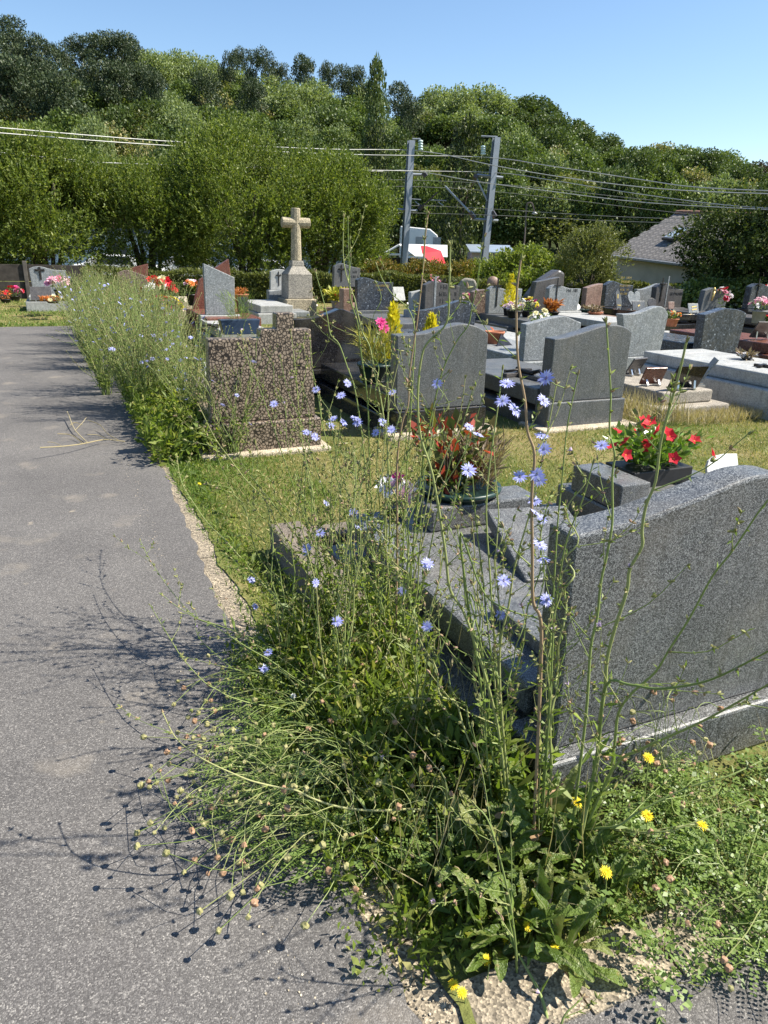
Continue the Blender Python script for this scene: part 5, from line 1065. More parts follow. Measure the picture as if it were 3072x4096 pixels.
class Weed:
    """collects one plant: stems, leaves, buds"""
    def __init__(s): s.st = MB(); s.C, s.D, s.N, s.L, s.W = [], [], [], [], []; s.bud = MB(); s.samples = []
    def leaf(s, c, d, L, w): s.C.append(c); s.D.append(d); s.N.append(np.array([0, 0, 1.])+np.random.normal(size=3)*.4); s.L.append(L); s.W.append(w)
    def budat(s, c, d, L=.013, r=.0032):
        d = unit(np.array(d)); c = np.array(c); s.bud.tube([c, c+d*L*.45, c+d*L], [r*.6, r, r*.35], 4, cap=False)
    def decorate(s, P, rg, r0, dens=1.0, top=.5, sides=3, side_len=(.06, .22)):
        P = [np.array(p, float) for p in P]; seg = [np.linalg.norm(P[i+1]-P[i]) for i in range(len(P)-1)]; tot = sum(seg)
        pos = .05; k = 0; acc = 0; i = 0
        while True:
            pos += rg.uniform(.030, .062)/dens
            if pos >= tot: break
            while acc+seg[i] < pos: acc += seg[i]; i += 1
            f = (pos-acc)/seg[i]; p = P[i]*(1-f)+P[i+1]*f; t = unit(P[i+1]-P[i]); h = pos/tot
            a = rg.uniform(0, 6.28); o = np.array([math.cos(a), math.sin(a), .25]); o = unit(o-t*(o@t))
            s.samples.append((p, t))
            if h < .45:
                Lf = rg.uniform(.03, .085)*(1.15-h); s.leaf(p, unit(o+t*.7), Lf, Lf*.2)
                if rg.random() < .5: s.leaf(p, unit(-o+t*.8), Lf*.6, Lf*.14)
            else: s.leaf(p, unit(o+t*.5), rg.uniform(.010, .026), .005)
            if h > .25 and rg.random() < .62:
                for _ in range(rg.choice((1, 2, 2, 3))): s.budat(p, o+t*rg.uniform(.2, 1.4)+np.random.normal(size=3)*.3, rg.uniform(.008, .014))
            if h > .18 and h < .93 and rg.random() < .33*dens:
                L = rg.uniform(*side_len)*(1.25-h*.6); d = unit(t*.75+o*.75); q = [p, p+d*L*.5+t*L*.04, p+unit(d+t*.35)*L]
                rr = r0*.55*(1-h*.5); s.st.tube(smooth_pts(q, 3), list(np.linspace(rr, rr*.5, 7)), 4, cap=False)
                for f2 in (.35, .6, .8, 1.0):
                    pp = p+unit(d+t*.35*f2)*L*f2; s.samples.append((pp, d))
                    if f2 > .5: 
                        for _ in range(2): s.budat(pp, d+np.random.normal(size=3)*.6)
                    s.leaf(pp, unit(d+np.random.normal(size=3)*.6), rg.uniform(.010, .022), .005)
        for _ in range(3): s.budat(P[-1], unit(P[-1]-P[-2])+np.random.normal(size=3)*.3, .013, .003)
    def stem(s, P, r0, r1, rg, dens=1.0, m=0, **kw):
        n = len(P); s.st.tube(P, list(np.linspace(r0, r1, n)), 6, m, cap=False); s.decorate(P, rg, r0, dens, **kw)
    def parts(s, e, mats=None):
        s.st.build('stem', mats or [VM['stem'], VM['brown']], e, True)
        if s.C:
            V, F = leaves(np.array(s.C), np.array(s.D), np.array(s.N), np.array(s.L), np.array(s.W), .18, .10); tag(link('foliage', np_mesh('foliage', V, F, VM['leaf']), e), kind='stuff')
        if s.bud.v: tag(s.bud.build('buds', VM['bud'], e), kind='stuff')
np.random.seed(11)
# traced stems: (plant, radius mm, mode, param, [px top -> base]); mode d: upright, param = extra distance at the tip; mode z: leaning over, param = tip height
ST = """A 3.6 d .05|1712 860,1700 960,1695 1048,1671 1270,1657 1361,1637 1506,1632 1622,1608 1694,1588 1862,1589 2145,1585 2500,1590 2760|1
B 3.4 d -.15|1801 985,1797 1145,1787 1289,1720 1360,1688 1420,1671 1578,1682 1746,1731 1904,1780 2197,1801 2360,1872 2490,1990 2900,2040 3330|0
C 4.2 d -.05|2083 1040,2066 1193,2071 1434,2100 1600,2110 1725,2138 1817,2127 1980,2129 2197,2132 2403,2160 2468,2165 2600,2150 3000,2130 3450|1
D 4.6 d -.15|2745 1370,2720 1480,2687 1600,2644 1763,2622 1925,2584 2023,2568 2121,2568 2186,2519 2278,2508 2360,2454 2532,2427 2646,2421 2744,2400 2880,2389 3042,2335 3287,2300 3480|0
D 3.4 d .0|2425 1290,2438 1480,2443 1600,2438 1725,2459 1817,2449 1904,2449 2088,2427 2224,2405 2321,2389 2468,2362 2600,2340 2900,2270 3440|0
D 3.6 d -.2|3085 1985,3029 2056,2931 2202,2850 2305,2758 2473,2676 2600,2620 2690,2530 2770,2475 2850,2460 2960,2440 3100,2390 3200,2290 3440|0
D 3.4 d -.35|3120 2580,2930 2680,2834 2722,2736 2744,2622 2755,2519 2739,2424 2742,2390 3000,2310 3440|0
D 3.4 d -.35|3120 2710,2931 2820,2800 2890,2690 2940,2560 3000,2450 3080,2300 3400|0
C 3.6 z .42|3130 3000,2931 3097,2796 3135,2687 3178,2552 3249,2470 3303,2373 3314,2180 3341,2110 3440|0
C 2.6 z .30|2996 3200,2877 3249,2769 3292,2660 3325,2552 3327,2476 3314,2300 3330,2150 3450|0
B 3.0 d -.1|2220 2560,2160 2480,2060 2450,1960 2400,1910 2320,1880 2230,1840 2150,1900 2600,2020 3300|0
C 3.0 d .1|2225 1540,2195 1700,2165 1860,2120 2050,2060 2260,2035 2420,2000 2600,2010 2900,2060 3360|0
C 2.8 d .15|2312 1500,2270 1700,2250 1900,2230 2100,2215 2350,2200 2600,2190 2900,2150 3420|0
A 2.8 d .1|1926 985,1910 1140,1888 1226,1874 1300,1830 1360,1775 1470,1740 1600,1700 1800,1660 2100,1640 2400,1640 2760|0
A 2.6 d .2|1507 1063,1531 1120,1570 1178,1633 1236,1660 1330,1652 1500,1640 1700,1620 2000,1610 2350,1610 2720|0
E 3.0 d .1|1375 870,1372 1000,1380 1077,1399 1145,1418 1193,1428 1241,1450 1330,1480 1390,1500 1500,1520 1580,1550 1800,1560 2100,1540 2400,1520 2660|0
E 2.8 d .0|1392 880,1394 1000,1398 1100,1402 1200,1430 1290,1445 1420,1470 1600,1480 1900,1500 2300,1500 2640|0
E 2.6 d .1|1262 1087,1278 1145,1307 1255,1322 1337,1356 1376,1390 1470,1420 1560,1450 1760,1470 2000,1470 2300,1480 2620|0
F 2.4 d .2|1163 1328,1177 1434,1187 1530,1200 1700,1230 1900,1270 2100,1330 2350,1380 2560|0
F 2.4 d .1|965 1333,994 1453,1028 1525,1066 1631,1120 1790,1180 1960,1250 2160,1320 2360,1380 2560|0
F 2.6 d -.05|866 1600,887 1692,936 1779,969 1855,1034 1942,1110 2040,1190 2150,1260 2280,1330 2420,1400 2580|0
F 3.0 d -.1|795 1622,860 1752,915 1828,980 1915,1061 2001,1110 2099,1170 2197,1224 2289,1278 2360,1350 2480,1410 2590|0
F 2.4 d -.1|747 1763,860 1790,871 1833,925 1958,990 2061,1012 2170,1061 2267,1140 2360,1260 2470,1390 2580|0
G 2.8 z .55|708 1828,725 1925,779 2018,833 2094,904 2164,980 2251,1034 2316,1140 2430,1300 2580,1420 2700|0
G 2.4 z .30|560 2160,600 2240,660 2330,740 2430,800 2480,870 2500,1000 2550,1180 2640,1400 2740|0
G 2.4 z .38|650 2380,700 2420,780 2470,850 2500,990 2590,1088 2646,1170 2706,1251 2750,1360 2777,1500 2798,1600 2830|0
G 2.4 z .30|600 2420,654 2511,703 2592,736 2641,817 2728,871 2760,920 2787,1012 2815,1110 2831,1300 2870,1560 2900|0
G 2.2 z .22|779 2480,795 2549,860 2614,925 2668,990 2690,1050 2700,1200 2760,1400 2830|0
B 3.2 z .40|650 2850,698 2945,763 3004,833 3048,925 3091,1007 3124,1121 3151,1186 3162,1251 3194,1354 3227,1500 3243,1700 3240,1950 3290|0
E 2.6 d .15|1240 1360,1250 1480,1275 1600,1290 1700,1330 1850,1380 2050,1420 2300,1450 2600|0
E 2.4 d .05|1120 1430,1150 1560,1200 1680,1240 1800,1300 1980,1360 2200,1420 2420,1460 2620|0
A 2.4 d .1|1600 1420,1560 1600,1540 1760,1530 1900,1545 2200,1570 2500,1585 2740|0
A 2.6 d -.1|1890 1560,1850 1700,1800 1850,1750 2050,1700 2300,1640 2560,1610 2740|0
B 2.8 d .1|2010 1480,1990 1640,1960 1850,1945 2050,1960 2300,1980 2600,2010 2950,2040 3320|0
B 2.6 d .0|1890 1900,1905 2100,1930 2300,1950 2500,1985 2800,2030 3300|0
C 2.6 d -.1|2370 1860,2330 2000,2270 2150,2240 2300,2215 2500,2200 2800,2160 3430|0
H 3.2 z .12|1730 3640,1800 3580,1860 3560,1960 3580,2020 3720,2110 3880,2170 4000,2210 4150|0
H 2.8 z .10|2330 3990,2300 4020,2260 4060,2240 4120,2230 4200|0
C 2.8 z .5|1900 3220,1960 3300,2030 3560,2060 3760,2070 3900|0"""
PL = {'A': 'chicory plant with thick brownish main stem rising in front of the grave slab', 'B': 'spreading chicory plant with long arched stems across the near slab', 'C': 'tall chicory plant with blue flowers before the edge of the nearest headstone',
      'D': 'large bare branched chicory plant in front of the nearest headstone face', 'E': 'upright chicory plant whose tips reach the stone cross', 'F': 'left leaning chicory plant before the brown stepped headstone', 'G': 'chicory plant sprawling low over the asphalt', 'H': 'broken chicory stems at the bottom edge by the kerb'}
W_ = {k: Weed() for k in PL}; rg = random.Random(21); roots = {}
for ln in ST.split('\n'):
    hd, pts, br = ln.split('|'); pk, r0, md, prm = hd.split(); r0 = float(r0)*.00112; prm = float(prm)
    px = [tuple(map(float, q.split())) for q in pts.split(',')][::-1]
    b0 = gp(*px[0], 0.0); d0 = math.hypot(b0[0], b0[1]); n = len(px); Lc = np.cumsum([0]+[math.dist(px[i], px[i+1]) for i in range(n-1)]); Lc /= Lc[-1]
    if md == 'd': P = [ad(u, v, d0+prm*s) for (u, v), s in zip(px, Lc)]
    else: P = [gp(u, v, prm*math.sin(s*1.35)) for (u, v), s in zip(px, Lc)]
    P[0][2] = -.01
    roots.setdefault(pk, b0); P = smooth_pts(P, 4)
    W_[pk].stem(P, r0, r0*.42, rg, 1.0, int(br), side_len=(.07, .30))
    if pk in 'ABCEF' and md == 'd':
        for q in range(1):
            dx, dy, hs = rg.uniform(-.10, .10), rg.uniform(-.06, .12), rg.uniform(.55, .95); ph = rg.uniform(0, 6); nP = len(P)
            P2 = [P[0]+(p_-P[0])*np.array([.6, .6, hs])+np.array([dx*(i/nP)*1.5+.3*dx+.012*math.sin(i*.9+ph), dy*(i/nP)*1.5+.3*dy+.012*math.cos(i*.8+ph), 0]) for i, p_ in enumerate(P)]
            W_[pk].stem(P2, r0*.75, r0*.3, rg, 1.0, 0, side_len=(.06, .24))
# flowers picked out in the photo, each on the nearest stem
FLW = """592 873,683 842,737 855,750 828,663 935,681 944,714 921,766 904,772 912,848 848,945 829,1086 867,1110 886,1173 866,1013 923,1032 940,1170 943,1175 970,1300 963,1012 1016,1160 1025,1165 1037,1157 1110,1155 1084,1123 1030,1166 1178,1174 1210,1180 1296,1088 1254,543 1253,551 1310,580 1410,570 1445,1180 817,720 905,826 912,812 935,1095 830"""
allS = [(pk, p, t) for pk, w in W_.items() for p, t in w.samples]
def proj(P): 
    q = P-EYE; z = q@AX_F; return np.stack([1536+FPX*(q@AX_R)/z, 2048-FPX*(q@AX_U)/z], 1)
SP = proj(np.array([p for _, p, _ in allS])); fl = {k: [] for k in PL}
for it in FLW.split(','):
    u, v = [float(x)*1.8517 for x in it.split()]; d = np.hypot(SP[:, 0]-u, SP[:, 1]-v); i = int(np.argmin(d)); pk, p, t = allS[i]
    q = p-EYE; dist = math.hypot(q[0], q[1]); c = ad(u, v, dist-.01); W_[pk].st.tube([p, (p+c)/2+np.array([0, 0, -.003]), c], [.0013, .001, .0012], 4, cap=False); fl[pk].append(c)
    W_[pk].budat(c-np.array([0, 0, .008]), (0, 0, 1), .012, .004)
for pk, w in W_.items():
    e = empty('chicory_plant', (0, 0, 0), 0, PL[pk], 'wild plant'); w.parts(e)
    for c in fl[pk]:
        f = unit(-unit(c-EYE)*.6+np.array([rg.uniform(-.5, .7), rg.uniform(-.4, .4), rg.uniform(.2, 1.0)]))
        o = link('flower', flowerM, e, tuple(c)); o.rotation_euler = Vector(f).to_track_quat('Z', 'Y').to_euler(); o.scale = (.0185*rg.uniform(.85, 1.1),)*3
    for k in range(4):
        if w.samples:
            p, t = rg.choice(w.samples); o = link('flower', flowerW, e, tuple(p+np.array([0, 0, .004]))); o.rotation_euler = Vector(unit(t+np.random.normal(size=3)*.4)).to_track_quat('Z', 'Y').to_euler(); o.scale = (.012,)*3
# filler plants: upright random chicory rooted in the bed
def random_chicory(seed, nst, h, spread, dens=1.0, r0=.0026, zig=.02, side=(.06, .2)):
    w = Weed(); g = random.Random(seed)
    for k in range(nst):
        a = g.uniform(0, 6.28); q = spread*g.uniform(.25, 1); H = h*g.uniform(.6, 1.0); n = 9; P = []; zx = zy = 0
        for i in range(n+1):
            s = i/n; zx += g.uniform(-zig, zig); zy += g.uniform(-zig, zig); P.append(np.array([math.cos(a)*(.02+q*s**1.3)+zx, math.sin(a)*(.02+q*s**1.3)+zy, -.01+H*(s-.12*(q/h)*s*s)]))
        w.stem(smooth_pts(P, 2), r0, r0*.4, g, dens, side_len=side)
    return w
def weed_thing(w, pos, rz, label, group, nfl, seed, fs=.017):
    e = empty('chicory_plant', pos, rz, label, 'wild plant', group); w.parts(e); g = random.Random(seed)
    hi = [s for s in w.samples if s[0][2] > .35] or w.samples
    for k in range(nfl):
        p, t = g.choice(hi); o = link('flower', flowerM, e, tuple(np.array(p)+np.array([g.uniform(-.01, .01), g.uniform(-.01, .01), .01])))
        o.rotation_euler = Vector(unit(np.array([g.uniform(-.6, .6), -.6+g.uniform(-.5, .5), g.uniform(.2, 1)]))).to_track_quat('Z', 'Y').to_euler(); o.scale = (fs*g.uniform(.85, 1.15),)*3
    return e
near = [(.70, 1.90, 1.05, .22, 'chicory on the path side of the dense weeds'), (.98, 2.25, 1.3, .22, 'chicory reaching over the magnolia spray'), (.66, 2.30, .95, .24, 'low chicory at the kerb beside the border block'), (.80, 2.42, 1.15, .20, 'slim chicory beside the concrete border block'), (.72, 2.12, 1.25, .24, 'dense chicory at the corner of the near grave kerb'), (.92, 2.02, 1.2, .18, 'chicory crowding against the near grave frame'), (.86, 1.72, 1.1, .26, 'chicory between the kerb and the near slab'), (1.02, 1.42, 1.15, .20, 'chicory pressed against the left side of the nearest headstone')]
for i, (x, y, h_, sp_, lab) in enumerate(near):
    weed_thing(random_chicory(100+i, 5, h_, sp_, 1.0, .0033), (x, y, 0), 0, lab, None, 2, i)
# the long strip of tall weeds further along the path
protos = []
for k in range(4):
    w = random_chicory(200+k, 24, 1.25, .40, .85, .0042, .03, (.12, .34)); protos.append(weed_thing(w, (0, 0, 0), 0, 'tall dense chicory in the long strip of weeds along the path edge', 'weeds along the path edge', 9, 40+k, .021))
spots = []; g = random.Random(77); y = 5.45
while y < 15.2:
    for _ in range(1 if y < 6.2 else 2): spots.append((g.uniform(.36 if y < 8 else .22, 1.12)+(.10 if y < 7 else 0), y+g.uniform(-.15, .15)))
    y += g.uniform(.30, .42)
for i, (x, y) in enumerate(spots):
    o = protos[i] if i < 4 else copy_tree(protos[i % 4])
    o.location = (x, y, 0); o.rotation_euler = (0, 0, g.uniform(0, 6.28)); s = g.uniform(.8, 1.06); o.scale = (s*1.05, s*1.05, s*(.80 if y < 6.4 else 1))
# ---------------------------------------------------------------- broad leaved rosettes, each leaf its own piece
def m_broad():
    m = VM['broad']; t = m.node_tree; p = next(n for n in t.nodes if n.type == 'BSDF_PRINCIPLED'); tr = next(n for n in t.nodes if n.type == 'BSDF_TRANSLUCENT')
    c = coord(t); sx = t.nodes.new('ShaderNodeSeparateXYZ'); t.links.new(c, sx.inputs[0]); oi = t.nodes.new('ShaderNodeObjectInfo')
    base = ramp(t, oi.outputs['Random'], [(0, (.085, .135, .025)), (.45, (.12, .185, .035)), (.8, (.165, .235, .055)), (1, (.26, .27, .09))])
    k = mixc(t, ramp(t, math_(t, 'ABSOLUTE', sx.outputs[1]), [(.006, (.75, .75, .75)), (.016, (0, 0, 0))]), base, (.30, .33, .15))
    k = mixc(t, .5, k, mixc(t, 1.0, k, ramp(t, noise(t, c, 14, 4), [(.3, (.55, .6, .5)), (.7, (1.35, 1.3, 1.2))]), 'MULTIPLY'))
    k = mixc(t, ramp(t, noise(t, c, 5, 3), [(.66, (0, 0, 0)), (.74, (.8, .8, .8))]), k, (.30, .22, .09))
    t.links.new(k, p.inputs['Base Color']); t.links.new(k, tr.inputs[0]); bump(t, p, noise(t, c, 22, 2), .5, .03)
m_broad()
def broad_leaf(seed, L=1.0, W=.12, lobes=0.0):
    r = random.Random(seed); n = 16; V, F = [], []
    bend = r.uniform(.3, .95); tw = r.uniform(-.6, .6); sway = r.uniform(-.12, .12); ph = r.uniform(0, 6)
    for i in range(n+1):
        s = i/n; a = bend*s*1.6; x = math.sin(a)/max(bend*1.6, .1); z = .55*s-.75*bend*s*s+.012*math.sin(s*17+ph); y0 = sway*math.sin(s*3)
        w = W*(math.sin(math.pi*min(1, s*.90+.07))**.75)*(.25+1.1*s if s < .65 else .97)
        wl = w*(1+lobes*(.9 if i % 2 else -.9)+r.uniform(-.08, .08)); wr = w*(1+lobes*(.9 if (i+1) % 2 else -.9)+r.uniform(-.08, .08)); t = tw*s
        cu = .35+.25*math.sin(s*11+ph)
        V += [(x-lobes*.03, y0-wl*math.cos(t), z+wl*cu-wl*math.sin(t)), (x, y0, z), (x-lobes*.03, y0+wr*math.cos(t), z+wr*(.6-cu)+wr*math.sin(t))]
        if i: b = 3*i; F += [(b-3, b, b+1, b-2), (b-2, b+1, b+2, b-1)]
    return V, F
LVS = []
for k in range(12):
    V, F = broad_leaf(300+k, 1, .11 if k % 2 else .085, .34 if k % 3 == 0 else .06); LVS.append(np_mesh('leaf', V, F, VM['broad'], smooth=True))
V, F = broad_leaf(330, 1, .13, .1); LVR = np_mesh('leaf', V, F, VM['redl'], smooth=True)
ROS = [(1950, 3480, .22, 'broad leaved rosette in the middle of the weed bed'), (2150, 3380, .24, 'rosette of upright broad leaves under the tall blue flowered chicory'), (2060, 3560, .24, 'rosette with a pinkish wilting leaf near the kerb'), (2270, 3560, .22, 'pale leaved rosette before the headstone plinth'), (1840, 3560, .22, 'rosette whose long leaves reach over the asphalt shadow'), (2330, 3420, .20, 'rosette at the foot of the large bare chicory'),
       (2130, 3730, .22, 'bright dandelion rosette next to the kerb'), (1960, 3770, .20, 'rosette of strap leaves on the kerb corner'), (2240, 3830, .18, 'small dandelion rosette touching the kerb blocks'), (1690, 3330, .18, 'rosette half hidden by the burnet clump'), (2420, 3640, .18, 'rosette beside the yellow hawkbit flowers'), (1500, 2880, .20, 'rosette with reddish leaves on the path side of the weeds'), (1300, 2780, .18, 'red leaved dock lying on the path edge'), (1560, 3000, .20, 'leafy rosette between burnet and chicory stems'),
       (1180, 2560, .16, 'rosette at the foot of the concrete border block'), (2000, 3250, .22, 'leafy rosette in the shade of the near grave kerb'), (1780, 3120, .20, 'dark rosette beneath the arched chicory stem')]
for i, (u, v, s, lab) in enumerate(ROS):
    p = gp(u, v); g = random.Random(400+i); e = empty('rosette_plant', tuple(p), g.uniform(0, 6), lab, 'wild plant')
    for k in range(19):
        red = (k % 6 == 0) and ('red' in lab or 'pinkish' in lab); a = k*2.4+g.uniform(-.3, .3)
        link('leaf', LVR if red else g.choice(LVS), e, (0.01*math.cos(a), .01*math.sin(a), .0), (0, -g.uniform(.15, 1.15), a), s*g.uniform(.7, 1.2))
# rosettes along the lawn edge and under the far strip
for i in range(15):
    y = 2.9+i*.2 if i < 11 else 5.2+.12*i-1.4; g = random.Random(500+i); x = .70+g.uniform(-.06, .10)
    e = empty('lawn_weed', (x, y, 0), g.uniform(0, 6), 'small green weed on the lawn edge beside the kerb blocks', 'wild plant', 'small weeds on the lawn edge')
    for k in range(8): a = k*.9; link('leaf', g.choice(LVS), e, (0, 0, 0), (0, -g.uniform(-.1, .6), a), g.uniform(.06, .12))
# ---------------------------------------------------------------- salad burnet: wiry stems with round heads
hb = MB().blob((0, 0, 0), 1.0, sub=2, seed=5, rough=.28); headG = hb.mesh('seed_head', VM['head']); headD = hb.mesh('seed_head', VM['headb'])
def burnet(pos, rz, label, seed, n, R, dirx, h, dry=.2, leafn=620):
    e = empty('burnet_plant', pos, rz, label, 'wild plant'); g = random.Random(seed); b = MB()
    for k in range(n):
        a = g.gauss(0, .6)+dirx if dirx is not None else g.uniform(0, 6.28); L = R*g.uniform(.45, 1.0); H = h*g.uniform(.3, 1); x0, y0 = g.uniform(-.05, .05), g.uniform(-.07, .07)
        tip = np.array([x0+math.cos(a)*L, y0+math.sin(a)*L, max(.015, H)])
        cv = g.gauss(0, .22)*L; ox, oy = -math.sin(a)*cv, math.cos(a)*cv
        b.tube(smooth_pts([(x0, y0, 0), (x0+math.cos(a)*L*.3+ox*.7, y0+math.sin(a)*L*.3+oy*.7, H*.9+.02), (x0+math.cos(a)*L*.68+ox, y0+math.sin(a)*L*.68+oy, H*1.05+.015), tip], 3), .0011, 4, cap=False)
        link('seed_head', headD if g.random() < dry else headG, e, tuple(tip), (g.uniform(0, 3), g.uniform(0, 3), 0), g.uniform(.0055, .0095))
    b.build('stem', VM['stem'], e)
    r = np.random.default_rng(seed); m = leafn; a = (r.normal(size=m)*.9+dirx) if dirx is not None else r.random(m)*6.28; q = R*.75*np.sqrt(r.random(m))
    # pinnate leaves: seven pairs of leaflets on each
    C, D, L = [], [], []
    for j in range(m//6):
        aa = a[j]; base = np.array([math.cos(aa)*q[j]*.7, math.sin(aa)*q[j]*.7, .01+.10*r.random()]); dv = unit(np.array([math.cos(aa), math.sin(aa), r.uniform(-.1, .8)])); sd2 = unit(np.cross(dv, [0, 0, 1.]))
        for k in range(6):
            for sgn in (-1, 1): C.append(base+dv*.012*k); D.append(unit(sd2*sgn+dv*.4)); L.append(.013*(1-.08*k))
    V, F = leaves(np.array(C), np.array(D), unit(r.normal(size=(len(C), 3))*.3+np.array([0, 0, 1.])), np.array(L), np.array(L)*.7, .1); tag(link('foliage', np_mesh('foliage', V, F, VM['fern']), e), kind='stuff')
    return e
BUR = [(1420, 3180, math.pi*1.0, 36, .40, .22, .25, 'thick burnet clump rising from the kerb edge with pale heads'), (1300, 3000, math.pi*.97, 26, .40, .20, .3, 'burnet clump beside the rosette of reddish leaves'), (1180, 3200, math.pi*.98, 40, .46, .16, .2, 'burnet sprawling over the asphalt with pale green heads'), (1330, 3330, math.pi*1.02, 46, .42, .14, .25, 'lower burnet clump on the asphalt edge with many round heads'), (1150, 3050, math.pi*.95, 20, .36, .14, .25, 'burnet lying on the path beside the arched stem'), (1180, 2820, math.pi*.95, 20, .42, .12, .35, 'burnet stretched far over the path with dry heads'), (1200, 2700, math.pi*.95, 14, .34, .12, .3, 'thin burnet at the path edge by the daisy'),
       (1480, 3100, None, 16, .20, .32, .6, 'upright burnet with brown heads in the middle of the bed'), (1640, 2900, None, 14, .18, .34, .5, 'burnet with brown heads before the near kerb'), (1750, 3480, None, 14, .20, .26, .5, 'burnet among the rosettes with brown and green heads'), (2600, 3180, None, 24, .20, .34, .85, 'burnet with clustered brown heads in front of the nearest plinth'), (2760, 3300, None, 16, .20, .26, .5, 'burnet with pinkish heads over the silverweed'), (3000, 3750, None, 26, .30, .16, .35, 'burnet sprawling at the bottom right corner'), (2900, 3560, None, 14, .22, .2, .3, 'burnet with green heads in the silverweed patch')]
for i, (u, v, dx, n, R, h_, dry, lab) in enumerate(BUR): burnet(tuple(gp(u, v)), 0, lab, 600+i, n, R, dx, h_, dry)
# yellow hawkbits, daisies
HAW = [(1401, 1637, .30), (1247, 1733, .20), (1398, 1762, .20), (1516, 1783, .16), (1309, 1884, .16), (1033, 1962, .06), (1097, 2033, .06), (1050, 2073, .06), (1198, 2050, .07), (980, 2127, .05), (998, 2144, .05), (431, 1045, .10), (1140, 2000, .09)]
HL = ['on the brown headed burnet before the plinth', 'under the tall chicory leaves', 'in the silverweed before the plinth', 'over the silverweed on the right', 'beside the dandelion leaves near the kerb', 'small, at the left of the bright dandelion', 'on the dandelion leaves', 'low beside the kerb stem', 'right of the bright dandelion at the kerb', 'lowest on the kerb, left one', 'lowest on the kerb, right one', 'on the lawn edge beside the path', 'in the dandelion leaves above the kerb']
for i, ((u, v, h_), hl) in enumerate(zip(HAW, HL)):
    p = gp(u*1.8517, v*1.8517, h_); e = empty('hawkbit', (p[0], p[1], 0), 0, 'yellow hawkbit flower '+hl, 'wild flower'); g = random.Random(i)
    MB().tube(smooth_pts([(g.uniform(-.04, .04), g.uniform(-.04, .04), -.01), (.01, .0, h_*.6), (0, 0, h_)], 3), .0014, 5).build('stem', VM['stem'], e)
    o = link('flower', hawkM, e, (0, 0, h_)); o.rotation_euler = Vector((g.uniform(-.3, .4), g.uniform(-.6, .0), 1)).to_track_quat('Z', 'Y').to_euler(); o.scale = (.0165 if i < 5 else .013,)*3
for i, (u, v, h_) in enumerate([(1173, 2785, .12), (950, 2915, .05), (872, 1590+4, .0)][:2]):
    p = gp(u, v, h_); e = empty('daisy', (p[0], p[1], 0), 0, ['white daisy flower above the reddish dock leaves', 'white daisy flower lying on the asphalt edge'][i], 'wild flower'); MB().tube([(0.02, .01, -.01), (0, 0, h_)], .0011, 5).build('stem', VM['stem'], e); o = link('flower', daisyM, e, (0, 0, h_)); o.rotation_euler = (.4, -.2, 0); o.scale = (.012,)*3
# ---------------------------------------------------------------- undergrowth, silverweed, grass
r = np.random.default_rng(91)
def scatter(n, x0, x1, y0, y1, hmax, seed, Ls=(.02, .06), wl=.25, up=.6, hp=1.0):
    q = np.random.default_rng(seed); x = x0+(x1-x0)*q.random(n); y = y0+(y1-y0)*q.random(n)
    H = hmax*(.35+.65*(np.sin(x*9.1+1)*np.cos(y*7.3)*.5+.5)); z = H*q.random(n)**hp; D = unit(q.normal(size=(n, 3))+np.array([0, 0, up])); L = Ls[0]+(Ls[1]-Ls[0])*q.random(n)**1.5
    return leaves(np.stack([x, y, z], 1), D, unit(q.normal(size=(n, 3))+np.array([0, 0, .8])), L, L*wl, .18, .1)
parts = [scatter(1500, .56, .92, 1.0, 1.6, .12, 1, (.02, .07)), scatter(3400, .60, 1.10, 1.3, 2.5, .26, 2, (.03, .10), .22), scatter(1500, .60, 1.05, 1.5, 2.5, .36, 3, (.02, .06), .28), scatter(700, .62, 1.2, .95, 1.3, .10, 4, (.02, .06)),
         scatter(9000, .44, 1.0, 5.3, 15.0, .42, 5, (.03, .09), .25), scatter(3200, .46, .95, 5.25, 7.5, .34, 6, (.04, .10), .35), scatter(900, .64, .8, 2.5, 5.2, .07, 7, (.02, .05)), scatter(3000, .42, .85, .98, 2.6, .10, 8, (.012, .035), .5), scatter(2600, .44, .75, 1.25, 2.45, .16, 18, (.02, .05), .3), scatter(1300, .66, 1.05, 1.9, 2.6, .5, 13, (.03, .08), .2, .9)]
V, F = merge(parts); tag(link('undergrowth', np_mesh('undergrowth', V, F, VM['under'])), 'leafy undergrowth between the weeds in the bed', None, None, 'stuff')
# straws
q = np.random.default_rng(14); n = 260; x = .58+.55*q.random(n); y = 1.05+1.5*q.random(n); C = np.stack([x, y, np.zeros(n)], 1); D = unit(q.normal(size=(n, 3))*.25+np.array([0, 0, 1.])); L = .12+.38*q.random(n)
V1 = leaves(C, D, unit(q.normal(size=(n, 3))), L, .0022, .0, .08); V2 = leaves(C+D*L[:, None]*.9, D, unit(q.normal(size=(n, 3))), .035, .006, .3)
n2 = 260; C2 = np.stack([1.0+1.3*q.random(n2), .76+.5*q.random(n2), np.zeros(n2)], 1); V3 = leaves(C2, unit(q.normal(size=(n2, 3))*.7+np.array([0, 0, .8])), unit(q.normal(size=(n2, 3))), .08+.2*q.random(n2), .002, 0., .1); V, F = merge([V1, (V2[0][:4*60], V2[1][:60]), V3]); tag(link('dry_grass_stalks', np_mesh('dry_grass_stalks', V, F, VM['straw'])), 'thin dry grass stalks among the weeds', None, None, 'stuff')
